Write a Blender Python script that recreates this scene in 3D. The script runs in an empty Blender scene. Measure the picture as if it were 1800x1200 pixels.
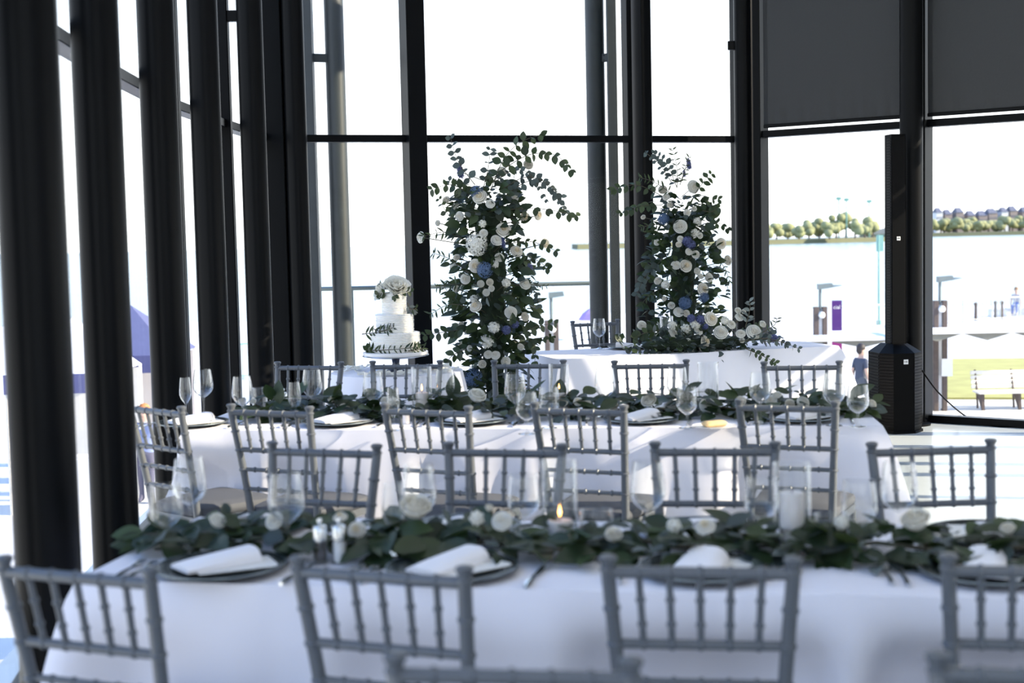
import bpy, bmesh, math, random
from mathutils import Vector, Matrix, Euler
random.seed(7)
SC = bpy.context.scene
COL = SC.collection
PI = math.pi
R = math.radians

# ------------------------------------------------------------------ camera
FPX = 2500.0
CAMH = 1.57
TILT = math.atan(182.4 / FPX)
ROLL = 0.0215
cF = Vector((0, math.cos(TILT), -math.sin(TILT)))
_R0 = Vector((1, 0, 0)); _U0 = Vector((0, math.sin(TILT), math.cos(TILT)))
cR = _R0 * math.cos(ROLL) - _U0 * math.sin(ROLL)
cU = _U0 * math.cos(ROLL) + _R0 * math.sin(ROLL)
cam_d = bpy.data.cameras.new('camera'); cam = bpy.data.objects.new('camera', cam_d); COL.objects.link(cam)
cam_d.sensor_width = 36.0; cam_d.lens = 36.0 * FPX / 1800.0
cam_d.clip_start = 0.05; cam_d.clip_end = 6000
M = Matrix((cR, cU, -cF)).transposed().to_4x4(); M.translation = (0, 0, CAMH)
cam.matrix_world = M
cam_d.dof.use_dof = True; cam_d.dof.focus_distance = 10.2; cam_d.dof.aperture_fstop = 2.9
SC.camera = cam

# ------------------------------------------------------------------ world, sun, exposure
w = bpy.data.worlds.new('sky'); SC.world = w; w.use_nodes = True
nt = w.node_tree; nt.nodes.clear()
tc = nt.nodes.new('ShaderNodeTexCoord'); sx = nt.nodes.new('ShaderNodeSeparateXYZ')
ramp = nt.nodes.new('ShaderNodeValToRGB'); bg = nt.nodes.new('ShaderNodeBackground'); wo = nt.nodes.new('ShaderNodeOutputWorld')
nt.links.new(tc.outputs['Generated'], sx.inputs[0]); nt.links.new(sx.outputs['Z'], ramp.inputs[0])
nt.links.new(ramp.outputs[0], bg.inputs[0]); nt.links.new(bg.outputs[0], wo.inputs[0])
cr = ramp.color_ramp
cr.elements[0].position = 0.0; cr.elements[0].color = (1.0, 1.0, 1.0, 1)
cr.elements[1].position = 1.0; cr.elements[1].color = (0.16, 0.34, 0.88, 1)
for p, c in ((0.07, (0.97, 0.985, 1.0)), (0.17, (0.74, 0.83, 0.96)), (0.40, (0.42, 0.62, 1.0))):
    e = cr.elements.new(p); e.color = (*c, 1)
bg.inputs[1].default_value = 1.8
SUN_EL, SUN_AZ = R(25), R(101)      # azimuth: clockwise from +Y; the sun stands to the right, a little behind
sd = bpy.data.lights.new('sun', 'SUN'); sd.energy = 9.5; sd.angle = R(0.6); sd.color = (1.0, 0.86, 0.66)
so = bpy.data.objects.new('sun', sd); COL.objects.link(so)
sdir = Vector((math.sin(SUN_AZ) * math.cos(SUN_EL), math.cos(SUN_AZ) * math.cos(SUN_EL), math.sin(SUN_EL)))
so.rotation_euler = (-sdir).to_track_quat('-Z', 'Y').to_euler(); so.location = sdir * 60
vs = SC.view_settings
vs.view_transform = 'Standard'; vs.look = 'None'; vs.gamma = 1.0; vs.use_curve_mapping = False; vs.exposure = 0.35
SC.cycles.max_bounces = 8; SC.cycles.diffuse_bounces = 4; SC.cycles.transparent_max_bounces = 40
SC.cycles.caustics_reflective = False; SC.cycles.caustics_refractive = False
SC.cycles.use_denoising = True; SC.cycles.use_light_tree = False; SC.cycles.use_adaptive_sampling = False

# ------------------------------------------------------------------ pixel helpers
def ray(x, y):
    return cF + cR * ((x - 900) / FPX) + cU * ((600 - y) / FPX)
def atd(x, y, d):
    r = ray(x, y); r = r * (d / r.y); return Vector((r.x, r.y, r.z + CAMH))
def atz(x, y, z):
    r = ray(x, y); r = r * ((z - CAMH) / r.z); return Vector((r.x, r.y, z))

# ------------------------------------------------------------------ mesh builder
class MB:
    def __init__(s): s.v = []; s.f = []
    def add(s, vs, fs, M=None):
        o = len(s.v)
        s.v += [tuple(M @ Vector(p)) for p in vs] if M is not None else [tuple(p) for p in vs]
        s.f += [tuple(i + o for i in f) for f in fs]
        return s
    def box(s, c, size, M=None, bev=0.0):
        x, y, z = size[0] / 2, size[1] / 2, size[2] / 2
        if bev <= 0:
            vs = [(c[0] + a * x, c[1] + b * y, c[2] + d * z) for d in (-1, 1) for b in (-1, 1) for a in (-1, 1)]
            return s.add(vs, [(0, 2, 3, 1), (4, 5, 7, 6), (0, 1, 5, 4), (2, 6, 7, 3), (0, 4, 6, 2), (1, 3, 7, 5)], M)
        vs = []
        for d, k in ((-1, bev), (-1, 0), (1, 0), (1, bev)):
            zz = c[2] + d * (z - (0 if k else bev))
            xx, yy = x - k, y - k
            b = min(bev, xx, yy)
            for px, py in ((xx - b, -yy), (xx, -yy + b), (xx, yy - b), (xx - b, yy), (-xx + b, yy), (-xx, yy - b), (-xx, -yy + b), (-xx + b, -yy)):
                vs.append((c[0] + px, c[1] + py, zz))
        fs = [tuple(range(7, -1, -1)), tuple(range(24, 32))]
        for l in range(3):
            for i in range(8):
                fs.append((l * 8 + i, l * 8 + (i + 1) % 8, (l + 1) * 8 + (i + 1) % 8, (l + 1) * 8 + i))
        return s.add(vs, fs, M)
    def tube(s, pts, rad, n=8, M=None, cap=True):
        pts = [Vector(p) for p in pts]
        if not isinstance(rad, (list, tuple)): rad = [rad] * len(pts)
        vs = []; fs = []; up = None
        for i, p in enumerate(pts):
            t = (pts[min(i + 1, len(pts) - 1)] - pts[max(i - 1, 0)])
            t = t.normalized() if t.length > 1e-9 else Vector((0, 0, 1))
            if up is None:
                up = Vector((1, 0, 0)) if abs(t.x) < 0.9 else Vector((0, 1, 0))
            a = (up - t * up.dot(t)).normalized(); b = t.cross(a); up = a
            for k in range(n):
                g = 2 * PI * k / n
                vs.append(p + (a * math.cos(g) + b * math.sin(g)) * rad[i])
        m = len(pts)
        for i in range(m - 1):
            for k in range(n):
                fs.append((i * n + k, i * n + (k + 1) % n, (i + 1) * n + (k + 1) % n, (i + 1) * n + k))
        if cap:
            fs.append(tuple(range(n - 1, -1, -1))); fs.append(tuple(range((m - 1) * n, m * n)))
        return s.add(vs, fs, M)
    def lathe(s, prof, n=24, M=None, cap=True):
        vs = []; fs = []
        for r, z in prof:
            for k in range(n):
                g = 2 * PI * k / n; vs.append((r * math.cos(g), r * math.sin(g), z))
        for i in range(len(prof) - 1):
            for k in range(n):
                fs.append((i * n + k, i * n + (k + 1) % n, (i + 1) * n + (k + 1) % n, (i + 1) * n + k))
        if cap:
            fs.append(tuple(range(n - 1, -1, -1))); m = len(prof); fs.append(tuple(range((m - 1) * n, m * n)))
        return s.add(vs, fs, M)
    def prism(s, poly, z0, z1, M=None):
        n = len(poly)
        vs = [(x, y, z0) for x, y in poly] + [(x, y, z1) for x, y in poly]
        fs = [tuple(range(n - 1, -1, -1)), tuple(range(n, 2 * n))] + [(i, (i + 1) % n, n + (i + 1) % n, n + i) for i in range(n)]
        return s.add(vs, fs, M)
    def ball(s, c, r, M=None, n=8, m=6):
        if not isinstance(r, (tuple, list)): r = (r, r, r)
        vs = [(c[0], c[1], c[2] - r[2])]; fs = []
        for i in range(1, m):
            a = -PI / 2 + PI * i / m
            for k in range(n):
                g = 2 * PI * k / n
                vs.append((c[0] + r[0] * math.cos(a) * math.cos(g), c[1] + r[1] * math.cos(a) * math.sin(g), c[2] + r[2] * math.sin(a)))
        vs.append((c[0], c[1], c[2] + r[2])); L = len(vs) - 1
        for k in range(n): fs.append((0, 1 + (k + 1) % n, 1 + k)); fs.append((L, L - n + k, L - n + (k + 1) % n))
        for i in range(m - 2):
            for k in range(n):
                fs.append((1 + i * n + k, 1 + i * n + (k + 1) % n, 1 + (i + 1) * n + (k + 1) % n, 1 + (i + 1) * n + k))
        return s.add(vs, fs, M)
    def mesh(s, name, mat=None, smooth=False):
        me = bpy.data.meshes.new(name); me.from_pydata(s.v, [], s.f); me.update()
        if mat: me.materials.append(mat)
        if smooth:
            me.polygons.foreach_set('use_smooth', [True] * len(me.polygons))
            try: me.set_sharp_from_angle(angle=R(40))
            except Exception: pass
        return me
    def build(s, name, mat, parent=None, smooth=False, M=None):
        return put(name, s.mesh(name, mat, smooth), parent, M)

def put(name, me, parent=None, M=None):
    o = bpy.data.objects.new(name, me); COL.objects.link(o)
    if parent is not None: o.parent = parent
    if M is not None: o.matrix_local = M
    return o
def tag(o, label=None, cat=None, group=None, kind=None):
    if label: o['label'] = label
    if cat: o['category'] = cat
    if group: o['group'] = group
    if kind: o['kind'] = kind
    return o
def thing(name, label, cat, M=None, group=None, kind=None):
    o = bpy.data.objects.new(name, None); COL.objects.link(o)
    if M is not None: o.matrix_world = M
    return tag(o, label, cat, group, kind)
def copy_tree(o, parent=None):
    c = o.copy(); COL.objects.link(c); c.parent = parent
    for ch in o.children: copy_tree(ch, c)
    return c
def text_mesh(name, body, size, extrude, m):
    cu = bpy.data.curves.new(name, 'FONT'); cu.body = body; cu.align_x = 'CENTER'; cu.align_y = 'CENTER'; cu.size = size; cu.extrude = extrude
    o = bpy.data.objects.new(name, cu); COL.objects.link(o)
    dg = bpy.context.evaluated_depsgraph_get(); dg.update(); me = bpy.data.meshes.new_from_object(o.evaluated_get(dg))
    bpy.data.objects.remove(o); me.name = name; me.materials.clear(); me.materials.append(m); return me
def T(x, y, z, rz=0.0, s=1.0):
    return Matrix.Translation((x, y, z)) @ Matrix.Rotation(rz, 4, 'Z') @ Matrix.Scale(s, 4)

# ------------------------------------------------------------------ materials
def mat(name, col, rough=0.5, metal=0.0, var=0.0, vscale=8.0, bump=0.0, bscale=60.0, spec=0.5, sheen=0.0, trans=0.0, emit=None, sss=0.0):
    m = bpy.data.materials.new(name); m.use_nodes = True
    nt = m.node_tree; b = nt.nodes['Principled BSDF']
    b.inputs['Base Color'].default_value = (*col, 1); b.inputs['Roughness'].default_value = rough
    b.inputs['Metallic'].default_value = metal; b.inputs['Specular IOR Level'].default_value = spec
    if sheen: b.inputs['Sheen Weight'].default_value = sheen
    if sss: b.inputs['Subsurface Weight'].default_value = sss; b.inputs['Subsurface Radius'].default_value = (0.02, 0.015, 0.01)
    tcn = nt.nodes.new('ShaderNodeTexCoord')
    if var:
        n = nt.nodes.new('ShaderNodeTexNoise'); n.inputs['Scale'].default_value = vscale; n.inputs['Detail'].default_value = 4
        mx = nt.nodes.new('ShaderNodeMix'); mx.data_type = 'RGBA'
        mx.inputs[6].default_value = (*[max(0, c * (1 - var)) for c in col], 1); mx.inputs[7].default_value = (*[min(1, c * (1 + var)) for c in col], 1)
        nt.links.new(tcn.outputs['Object'], n.inputs['Vector']); nt.links.new(n.outputs['Fac'], mx.inputs[0]); nt.links.new(mx.outputs[2], b.inputs['Base Color'])
    if bump:
        n2 = nt.nodes.new('ShaderNodeTexNoise'); n2.inputs['Scale'].default_value = bscale; n2.inputs['Detail'].default_value = 3
        bp = nt.nodes.new('ShaderNodeBump'); bp.inputs['Strength'].default_value = bump; bp.inputs['Distance'].default_value = 0.01
        nt.links.new(tcn.outputs['Object'], n2.inputs['Vector']); nt.links.new(n2.outputs['Fac'], bp.inputs['Height']); nt.links.new(bp.outputs[0], b.inputs['Normal'])
    if emit:
        b.inputs['Emission Color'].default_value = (*emit[:3], 1); b.inputs['Emission Strength'].default_value = emit[3]
    return m
def leafmat(name, col, back, rough=0.45):
    """leaf: per-object tint, a little light let through"""
    m = mat(name, col, rough)
    nt = m.node_tree; b = nt.nodes['Principled BSDF']; out = nt.nodes['Material Output']
    oi = nt.nodes.new('ShaderNodeObjectInfo'); geo = nt.nodes.new('ShaderNodeNewGeometry')
    mx = nt.nodes.new('ShaderNodeMix'); mx.data_type = 'RGBA'
    mx.inputs[6].default_value = (*[c * 0.7 for c in col], 1); mx.inputs[7].default_value = (*[min(1, c * 1.45) for c in col], 1)
    add = nt.nodes.new('ShaderNodeMath'); add.operation = 'ADD'
    fr = nt.nodes.new('ShaderNodeMath'); fr.operation = 'FRACT'
    nt.links.new(oi.outputs['Random'], add.inputs[0]); nt.links.new(geo.outputs['Random Per Island'], add.inputs[1]); nt.links.new(add.outputs[0], fr.inputs[0])
    nt.links.new(fr.outputs[0], mx.inputs[0]); nt.links.new(mx.outputs[2], b.inputs['Base Color'])
    tr = nt.nodes.new('ShaderNodeBsdfTranslucent'); tr.inputs[0].default_value = (*back, 1)
    ms = nt.nodes.new('ShaderNodeMixShader'); ms.inputs[0].default_value = 0.22
    nt.links.new(b.outputs[0], ms.inputs[1]); nt.links.new(tr.outputs[0], ms.inputs[2]); nt.links.new(ms.outputs[0], out.inputs[0])
    return m
def petalmat(name, col, back):
    m = mat(name, col, 0.6, var=0.04, vscale=30)
    nt = m.node_tree; b = nt.nodes['Principled BSDF']; out = nt.nodes['Material Output']
    tr = nt.nodes.new('ShaderNodeBsdfTranslucent'); tr.inputs[0].default_value = (*back, 1)
    ms = nt.nodes.new('ShaderNodeMixShader'); ms.inputs[0].default_value = 0.3
    nt.links.new(b.outputs[0], ms.inputs[1]); nt.links.new(tr.outputs[0], ms.inputs[2]); nt.links.new(ms.outputs[0], out.inputs[0])
    return m
def thinglass(name, tint, base, edge, rough=0.0, power=3.0):
    """thin clear glass: lets light straight through, mirrors more at grazing angles"""
    m = bpy.data.materials.new(name); m.use_nodes = True
    nt = m.node_tree; nt.nodes.clear()
    out = nt.nodes.new('ShaderNodeOutputMaterial'); t = nt.nodes.new('ShaderNodeBsdfTransparent'); g = nt.nodes.new('ShaderNodeBsdfGlossy')
    lw = nt.nodes.new('ShaderNodeLayerWeight'); lw.inputs[0].default_value = 0.5
    pw = nt.nodes.new('ShaderNodeMath'); pw.operation = 'POWER'; pw.inputs[1].default_value = power
    ma = nt.nodes.new('ShaderNodeMath'); ma.operation = 'MULTIPLY_ADD'; ma.inputs[1].default_value = edge; ma.inputs[2].default_value = base
    ms = nt.nodes.new('ShaderNodeMixShader')
    t.inputs[0].default_value = (*tint, 1); g.inputs['Roughness'].default_value = rough; g.inputs[0].default_value = (1, 1, 1, 1)
    nt.links.new(lw.outputs['Facing'], pw.inputs[0]); nt.links.new(pw.outputs[0], ma.inputs[0]); nt.links.new(ma.outputs[0], ms.inputs[0])
    nt.links.new(t.outputs[0], ms.inputs[1]); nt.links.new(g.outputs[0], ms.inputs[2]); nt.links.new(ms.outputs[0], out.inputs[0])
    return m
BLACK = mat('black_steel', (0.003, 0.0034, 0.004), 0.36, var=0.15, vscale=3, spec=0.09)
FRAME = mat('dark_frame', (0.003, 0.0036, 0.0045), 0.30, var=0.12, vscale=4, spec=0.07)
EXTCOL = mat('weathered_dark_steel', (0.022, 0.028, 0.031), 0.5, var=0.3, vscale=6)
FLOORM = mat('polished_floor', (0.60, 0.64, 0.64), 0.16, var=0.08, vscale=1.2, bump=0.03, bscale=9)
CEILM = mat('ceiling_paint', (0.78, 0.78, 0.78), 0.8, var=0.05)
WALLM = mat('plaster', (0.6, 0.61, 0.64), 0.8, var=0.05)
CLOTH = mat('white_linen', (0.80, 0.79, 0.86), 0.85, var=0.02, vscale=5, bump=0.06, bscale=400, sheen=0.15)
NAPKIN = mat('napkin_linen', (0.86, 0.84, 0.86), 0.85, var=0.02, bump=0.08, bscale=300)
CARD = mat('cream_card', (0.80, 0.78, 0.74), 0.7, var=0.02)
SILVER = mat('silver_paint', (0.105, 0.115, 0.13), 0.36, metal=0.12, var=0.08, vscale=20)
CUSHION = mat('grey_cushion', (0.07, 0.075, 0.09), 0.8, var=0.06, vscale=30, bump=0.1, bscale=300)
CHARGER = mat('slate_charger', (0.022, 0.028, 0.028), 0.25, var=0.3, vscale=14)
STEEL = mat('polished_steel', (0.62, 0.64, 0.66), 0.16, metal=1.0, var=0.03)
WAX = mat('white_wax', (0.86, 0.80, 0.76), 0.5, var=0.02, sss=0.2)
FLAME = mat('flame', (1.0, 0.6, 0.2), 0.5, emit=(1.0, 0.45, 0.12, 9.0), var=0.01)
WICK = mat('wick', (0.02, 0.02, 0.02), 0.9, var=0.1)
PEPPER = mat('ground_pepper', (0.035, 0.03, 0.028), 0.8, var=0.5, vscale=200)
SALT = mat('salt', (0.85, 0.85, 0.85), 0.8, var=0.03)
GLASS = thinglass('clear_glass', (0.965, 0.972, 0.976), 0.036, 1.0, power=2.6)
PANE = thinglass('window_glass', (0.975, 0.985, 0.98), 0.003, 0.10)
SPK = mat('speaker_black', (0.002, 0.002, 0.0022), 0.5, spec=0.06, var=0.2, vscale=40)
SPKG = mat('speaker_grille', (0.003, 0.003, 0.0033), 0.4, spec=0.08, var=0.3, vscale=120)
BADGE = mat('badge_silver', (0.7, 0.7, 0.7), 0.3, var=0.02)
SHADE = mat('shade_mesh_fabric', (0.022, 0.024, 0.027), 0.9, var=0.10, vscale=60, bump=0.2, bscale=500)
_nt = SHADE.node_tree; _o = _nt.nodes['Material Output']; _b = _nt.nodes['Principled BSDF']
_t = _nt.nodes.new('ShaderNodeBsdfTransparent'); _t.inputs[0].default_value = (1, 1, 1, 1)
_m = _nt.nodes.new('ShaderNodeMixShader'); _m.inputs[0].default_value = 0.008
_nt.links.new(_b.outputs[0], _m.inputs[1]); _nt.links.new(_t.outputs[0], _m.inputs[2]); _nt.links.new(_m.outputs[0], _o.inputs[0])
LG = leafmat('deep_green_leaf', (0.017, 0.034, 0.015), (0.05, 0.085, 0.016))
LM = leafmat('mid_green_leaf', (0.034, 0.056, 0.022), (0.085, 0.12, 0.03))
LE = leafmat('eucalyptus_leaf', (0.062, 0.085, 0.082), (0.08, 0.11, 0.09), 0.6)
LD = leafmat('dusty_grey_leaf', (0.15, 0.175, 0.17), (0.14, 0.16, 0.15), 0.8)
STEM = mat('stem', (0.07, 0.06, 0.035), 0.7, var=0.2, vscale=30)
MOSS = mat('dark_moss', (0.016, 0.028, 0.014), 0.95, var=0.5, vscale=30, bump=0.6, bscale=40)
PW = petalmat('white_petal', (0.86, 0.85, 0.80), (0.8, 0.78, 0.66))
PC = petalmat('cream_petal', (0.85, 0.82, 0.74), (0.8, 0.75, 0.62))
PY = mat('yellow_stamen', (0.65, 0.47, 0.16), 0.7, var=0.2, vscale=50)
PB = petalmat('blue_petal', (0.11, 0.18, 0.31), (0.09, 0.15, 0.29))
PV = petalmat('violet_petal', (0.10, 0.12, 0.26), (0.09, 0.10, 0.28))
CAKEM = mat('buttercream', (0.86, 0.84, 0.80), 0.55, var=0.02, bump=0.05, bscale=90, sss=0.08)
NAVY = mat('dark_glass_pedestal', (0.02, 0.03, 0.06), 0.12, var=0.1)
PORC = mat('white_porcelain', (0.84, 0.83, 0.84), 0.2, var=0.01)
WOODM = mat('table_wood', (0.25, 0.17, 0.1), 0.6, var=0.2, vscale=12)

# ------------------------------------------------------------------ building shell
LCOL = [(58, 3.95), (181, 5.45), (288, 7.0), (369, 8.55), (451, 10.05), (525, 11.45)]
LC = []
for x, d in LCOL:
    p = atd(x, 405, d); LC.append((p.x, p.y))
COLR = 0.09
CEIL = 5.0
TRZ = 2.41
BW0 = Vector((-1.98, 11.60)); BWD = Vector((math.cos(R(18.8)), math.sin(R(18.8))))
BWN = Vector((BWD.y, -BWD.x))
def on_line(px, P, D, y=405):
    r = ray(px, y); k = r.x / r.y
    t = (k * P.y - P.x) / (D.x - k * D.y)
    return t
tc3 = on_line(1311, BW0, BWD); CORNER = BW0 + BWD * (tc3 + 0.08)
F3D = Vector((math.cos(R(-36.6)), math.sin(R(-36.6)))); F3N = Vector((F3D.y, -F3D.x))
F3_0 = Vector((atd(1335, 405, 12.42).x, atd(1335, 405, 12.42).y))
F3_END = F3_0 + F3D * 4.6
RW = [F3_END, Vector((6.9, 7.4)), Vector((7.0, 1.6)), Vector((7.0, -6.0))]
GL = [Vector((-1.35, -6.0)), Vector((-1.35, 1.2))]
off = 0.26
for i, (x, y) in enumerate(LC):
    a = LC[max(i - 1, 0)]; b = LC[min(i + 1, 5)]
    t = Vector((b[0] - a[0], b[1] - a[1])).normalized(); n = Vector((-t.y, t.x))
    if i < 5: GL.append(Vector((x, y)) + n * off)
GL.append(BW0.copy())
outline = GL + [CORNER, F3_0 + F3D * 0.02] + RW
poly = [(p.x, p.y) for p in outline]
# a lip 0.12 wide beyond the glass line carries the frames
cx = sum(p[0] for p in poly) / len(poly); cy = sum(p[1] for p in poly) / len(poly)
polyo = [(p[0] + (0.16 if p[0] > cx else -0.16), p[1] + (0.12 if p[1] > cy else -0.12)) for p in poly]
tag(MB().prism(polyo, -0.25, 0.0).build('floor', FLOORM), 'pale polished seamless floor', None, None, 'structure')
tag(MB().prism(polyo, CEIL, CEIL + 0.2).build('ceiling', CEILM), 'grey flat ceiling above the hall', None, None, 'structure')

NW = [0]
def seg_matrix(a, b):
    d = (b - a); L = d.length; d = d / L
    Mx = Matrix(((d.x, -d.y, 0, a.x), (d.y, d.x, 0, a.y), (0, 0, 1, 0), (0, 0, 0, 1)))
    return Mx, L
def window(a, b, mull=(), inward=-1, label='tall black framed glass window', transom=True, depth=0.10, top=CEIL):
    """glazed bay from a to b; local x along the wall; mull = [(x along, width, depth inward)]"""
    NW[0] += 1
    Mx, L = seg_matrix(a, b)
    wd = tag(bpy.data.objects.new('window_%d' % NW[0], None), label, None, None, 'structure'); COL.objects.link(wd); wd.matrix_world = Mx
    MB().box((L / 2, 0, 0.03), (L, depth, 0.06), bev=0.005).build('sill', FRAME, wd)
    MB().box((L / 2, 0, top - 0.04), (L, depth, 0.08), bev=0.005).build('head_frame', FRAME, wd)
    xs = sorted([0.0] + [m[0] for m in mull] + [L])
    for i in range(len(xs) - 1):
        x0, x1 = xs[i], xs[i + 1]
        if x1 - x0 < 0.12: continue
        for z0, z1 in (((0.06, TRZ - 0.029), (TRZ + 0.029, top - 0.08)) if transom else ((0.06, top - 0.08),)):
            MB().box(((x0 + x1) / 2, 0.0, (z0 + z1) / 2), (x1 - x0, 0.012, z1 - z0)).build('pane', PANE, wd)
        if transom:
            MB().box(((x0 + x1) / 2, inward * 0.03, TRZ), (x1 - x0, depth, 0.058), bev=0.004).build('transom', FRAME, wd)
    for x, wdt, dep in mull:
        MB().box((x, inward * (dep / 2 - 0.05), top / 2), (wdt, dep, top - 0.01), bev=0.006).build('mullion', FRAME, wd)
    return wd
# left run of glass, one bay between neighbouring columns
for i in range(len(GL) - 1):
    a, b = GL[i], GL[i + 1]
    L = (b - a).length
    if i == 0: ml = [(L * k / 5, 0.07, 0.16) for k in range(5)]
    elif i == 1: ml = [(0, 0.07, 0.16), (L * 0.5, 0.07, 0.16)]
    else: ml = [(0.0, 0.07, 0.16)] if i in (5, 6) else []
    if i in (1, 2, 3): ml.append((L - 0.28, 0.07, 0.14))
    if i == len(GL) - 2: ml.append((L - 0.11, 0.2, 0.26))
    window(a, b, ml, inward=-1, label='tall black framed glass bay behind the round columns')
# back wall
tm1 = on_line(725, BW0, BWD); tm2 = on_line(1123, BW0, BWD); tm3 = on_line(1287, BW0, BWD)
LB = (CORNER - BW0).length
window(BW0, CORNER, [(tm1 + 0.02, 0.155, 0.24), (tm2 + 0.01, 0.10, 0.24), (tm2 - 0.10, 0.045, 0.13), (tm3 + 0.05, 0.07, 0.2)], inward=-1,
       label='wide black framed back window behind the head table')
# right facet with roller shades
def t3(px): return on_line(px, F3_0, F3D)
window(F3_0, F3_END, [(0.035, 0.07, 0.16), (t3(1628), 0.075, 0.18), (t3(1628) * 2 + 0.1, 0.075, 0.18)], inward=-1,
       label='black framed corner window with lowered dark shades')
window(RW[0], RW[1], [(0.03, 0.07, 0.16), (0.98, 0.07, 0.16), (1.52, 0.07, 0.16)], label='tall glass window on the sunny side next to the corner')
window(RW[1], RW[2], [(0.0, 0.07, 0.16), (1.3, 0.07, 0.16), (2.52, 0.07, 0.16), (3.42, 0.07, 0.16), (4.5, 0.07, 0.16)], label='tall glass window on the sunny side')
tag(MB().box((7.05, -2.2, 2.5), (0.15, 7.6, 5.0)).build('wall_right', WALLM), 'unseen plain pale wall shading the front table, beyond the sunny windows', None, None, 'structure')  # out of view; kept solid to hold the sun off the front table
window(Vector((7.0, -6.0)), Vector((-1.35, -6.0)), [(8.35 * k / 6, 0.07, 0.16) for k in range(7)], label='unseen end wall, glazed to light the front cloth')  # out of view; made glass so sky light reaches the front cloth

# round columns
ordw = ['sixth', 'fifth', 'fourth', 'third', 'second', 'first']
def column(x, y, label, group=None, z1=CEIL, z0=0.0, r=COLR, m=BLACK, bracket=None):
    t = thing('column', label, 'column', T(x, y, z0), group)
    MB().lathe([(r, 0.0), (r, z1 - z0)], 40).build('shaft', m, t, True)
    MB().lathe([(r + 0.06, 0.0), (r + 0.06, 0.015), (r + 0.002, 0.016)], 40).build('base_plate', m, t, True)
    if bracket:
        bx, by, bz = bracket
        v = Vector((bx, by)); L = v.length; a = math.atan2(by, bx)
        bm = MB().box((L / 2, 0, 0), (L, 0.05, 0.075), bev=0.004)
        br = bm.build('bracket', m, t, False, T(0, 0, bz - z0, a))
        for dx in (-0.02, 0.02):
            for dz in (-0.022, 0.022):
                MB().ball((L - 0.05 + dx, -0.027, dz), 0.007, n=6, m=4).build('bolt', m, br)
    return t
for i, (x, y) in enumerate(LC):
    g = GL[2 + i] if i < 5 else BW0
    column(x, y, 'black round steel column, %s from the glass corner along the water side' % ordw[i], 'black columns along the water side',
           bracket=((g.x - x) * 0.9, (g.y - y) * 0.9, 3.15))
p3 = atd(1311, 405, 12.55); column(p3.x, p3.y, 'black round steel column at the window corner behind the head table', bracket=(-0.14, 0.02, 3.2))
p4 = atd(1602, 405, 11.37); column(p4.x, p4.y, 'black round steel column behind the tall loudspeaker', bracket=(0.13, 0.13, 3.35))

# roller shades on the right facet (upper panes)
def shade(x0, x1, label, a=F3_0, b=F3_END):
    Mx, L = seg_matrix(a, b)
    t = thing('roller_shade', label, 'window shade', Mx, 'dark roller shades')
    zb, zt = TRZ + 0.075, CEIL - 0.12
    nx, nz = 60, 24; vs = []; fs = []
    rnd = random.Random(x0)
    ph = [rnd.uniform(0, 6) for _ in range(4)]
    for j in range(nz + 1):
        v = (j / nz) ** 1.6
        for i in range(nx + 1):
            u = i / nx
            z = zb + (zt - zb) * v
            k = math.exp(-(z - zb) / 0.14)
            y = -0.10 + 0.006 * k * (math.sin(u * 55 + ph[0] + 4 * (z - zb)) + 0.7 * math.sin(u * 91 + ph[1]))
            vs.append((x0 + (x1 - x0) * u, y, z))
    for j in range(nz):
        for i in range(nx):
            a = j * (nx + 1) + i; fs.append((a, a + 1, a + nx + 2, a + nx + 1))
    MB().add(vs, fs).build('fabric', SHADE, t, True)
    MB().box(((x0 + x1) / 2, -0.10, zb - 0.012), (x1 - x0, 0.022, 0.03), bev=0.004).build('bottom_bar', BLACK, t)
    MB().tube([(x0, -0.10, zt + 0.02), (x1, -0.10, zt + 0.02)], 0.035, 12).build('roller', BLACK, t, True)
tb = t3(1628)
shade(0.10, tb - 0.05, 'dark roller shade in the bay behind the tall loudspeaker')
shade(tb + 0.05, tb * 2 + 0.05, 'dark roller shade in the bay above the lawn and bench')
shade(tb * 2 + 0.17, 4.5, 'dark roller shade in the bay past the lawn')

shade(1.58, 2.42, 'unseen dark roller shade added to block sun past the bare bay', RW[0], RW[1])  # unseen shades, added so sun strikes only part of the head table
shade(0.08, 0.92, 'unseen dark roller shade added to block sun between corner window and bare bay', RW[0], RW[1])
shade(0.06, 1.24, 'unseen dark roller shade added to block sun, first past the angled bay', RW[1], RW[2])  # unseen shades, added to leave one sunlit gap for the second table
shade(1.36, 2.46, 'unseen dark roller shade added to block sun, last but one before the wall', RW[1], RW[2])
shade(3.48, 5.7, 'unseen dark roller shade added to block sun next to the plain wall', RW[1], RW[2])
# structure standing just outside the back glass
def ext_column(px, d, mpx, label, bz):
    p = atd(px, 405, d); m = atd(mpx, 405, d - 0.1)
    t = column(p.x, p.y, label, 'weathered columns outside the back glass', z1=4.6, z0=-0.2, m=EXTCOL, bracket=((m.x - p.x), (m.y - p.y), bz))
    MB().box((m.x - p.x, m.y - p.y, 2.3), (0.085, 0.16, 4.6), bev=0.005).build('upright', EXTCOL, t)
ext_column(598, 13.5, 552, 'weathered dark column with bracketed upright outside beyond the cake', 3.28)
ext_column(1051, 13.7, 1080, 'weathered dark column with bracketed upright outside between the floral pillars', 3.25)
dk = [(-1.9, 11.9), (2.4, 13.35), (2.0, 14.7), (-2.4, 14.5)]
tag(MB().prism(dk, -0.3, -0.02).build('trim_1', mat('deck_concrete', (0.55, 0.54, 0.52), 0.8, var=0.1)), 'narrow concrete deck outside the back window', None, None, 'structure')
a = atd(560, 508, 14.2); b = atd(1040, 493, 14.2)
gr = thing('guard_rail', 'steel and glass guard rail outside the back window', 'railing', T(a.x, a.y, 0))
dv = Vector((b.x - a.x, b.y - a.y, 0))
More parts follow.
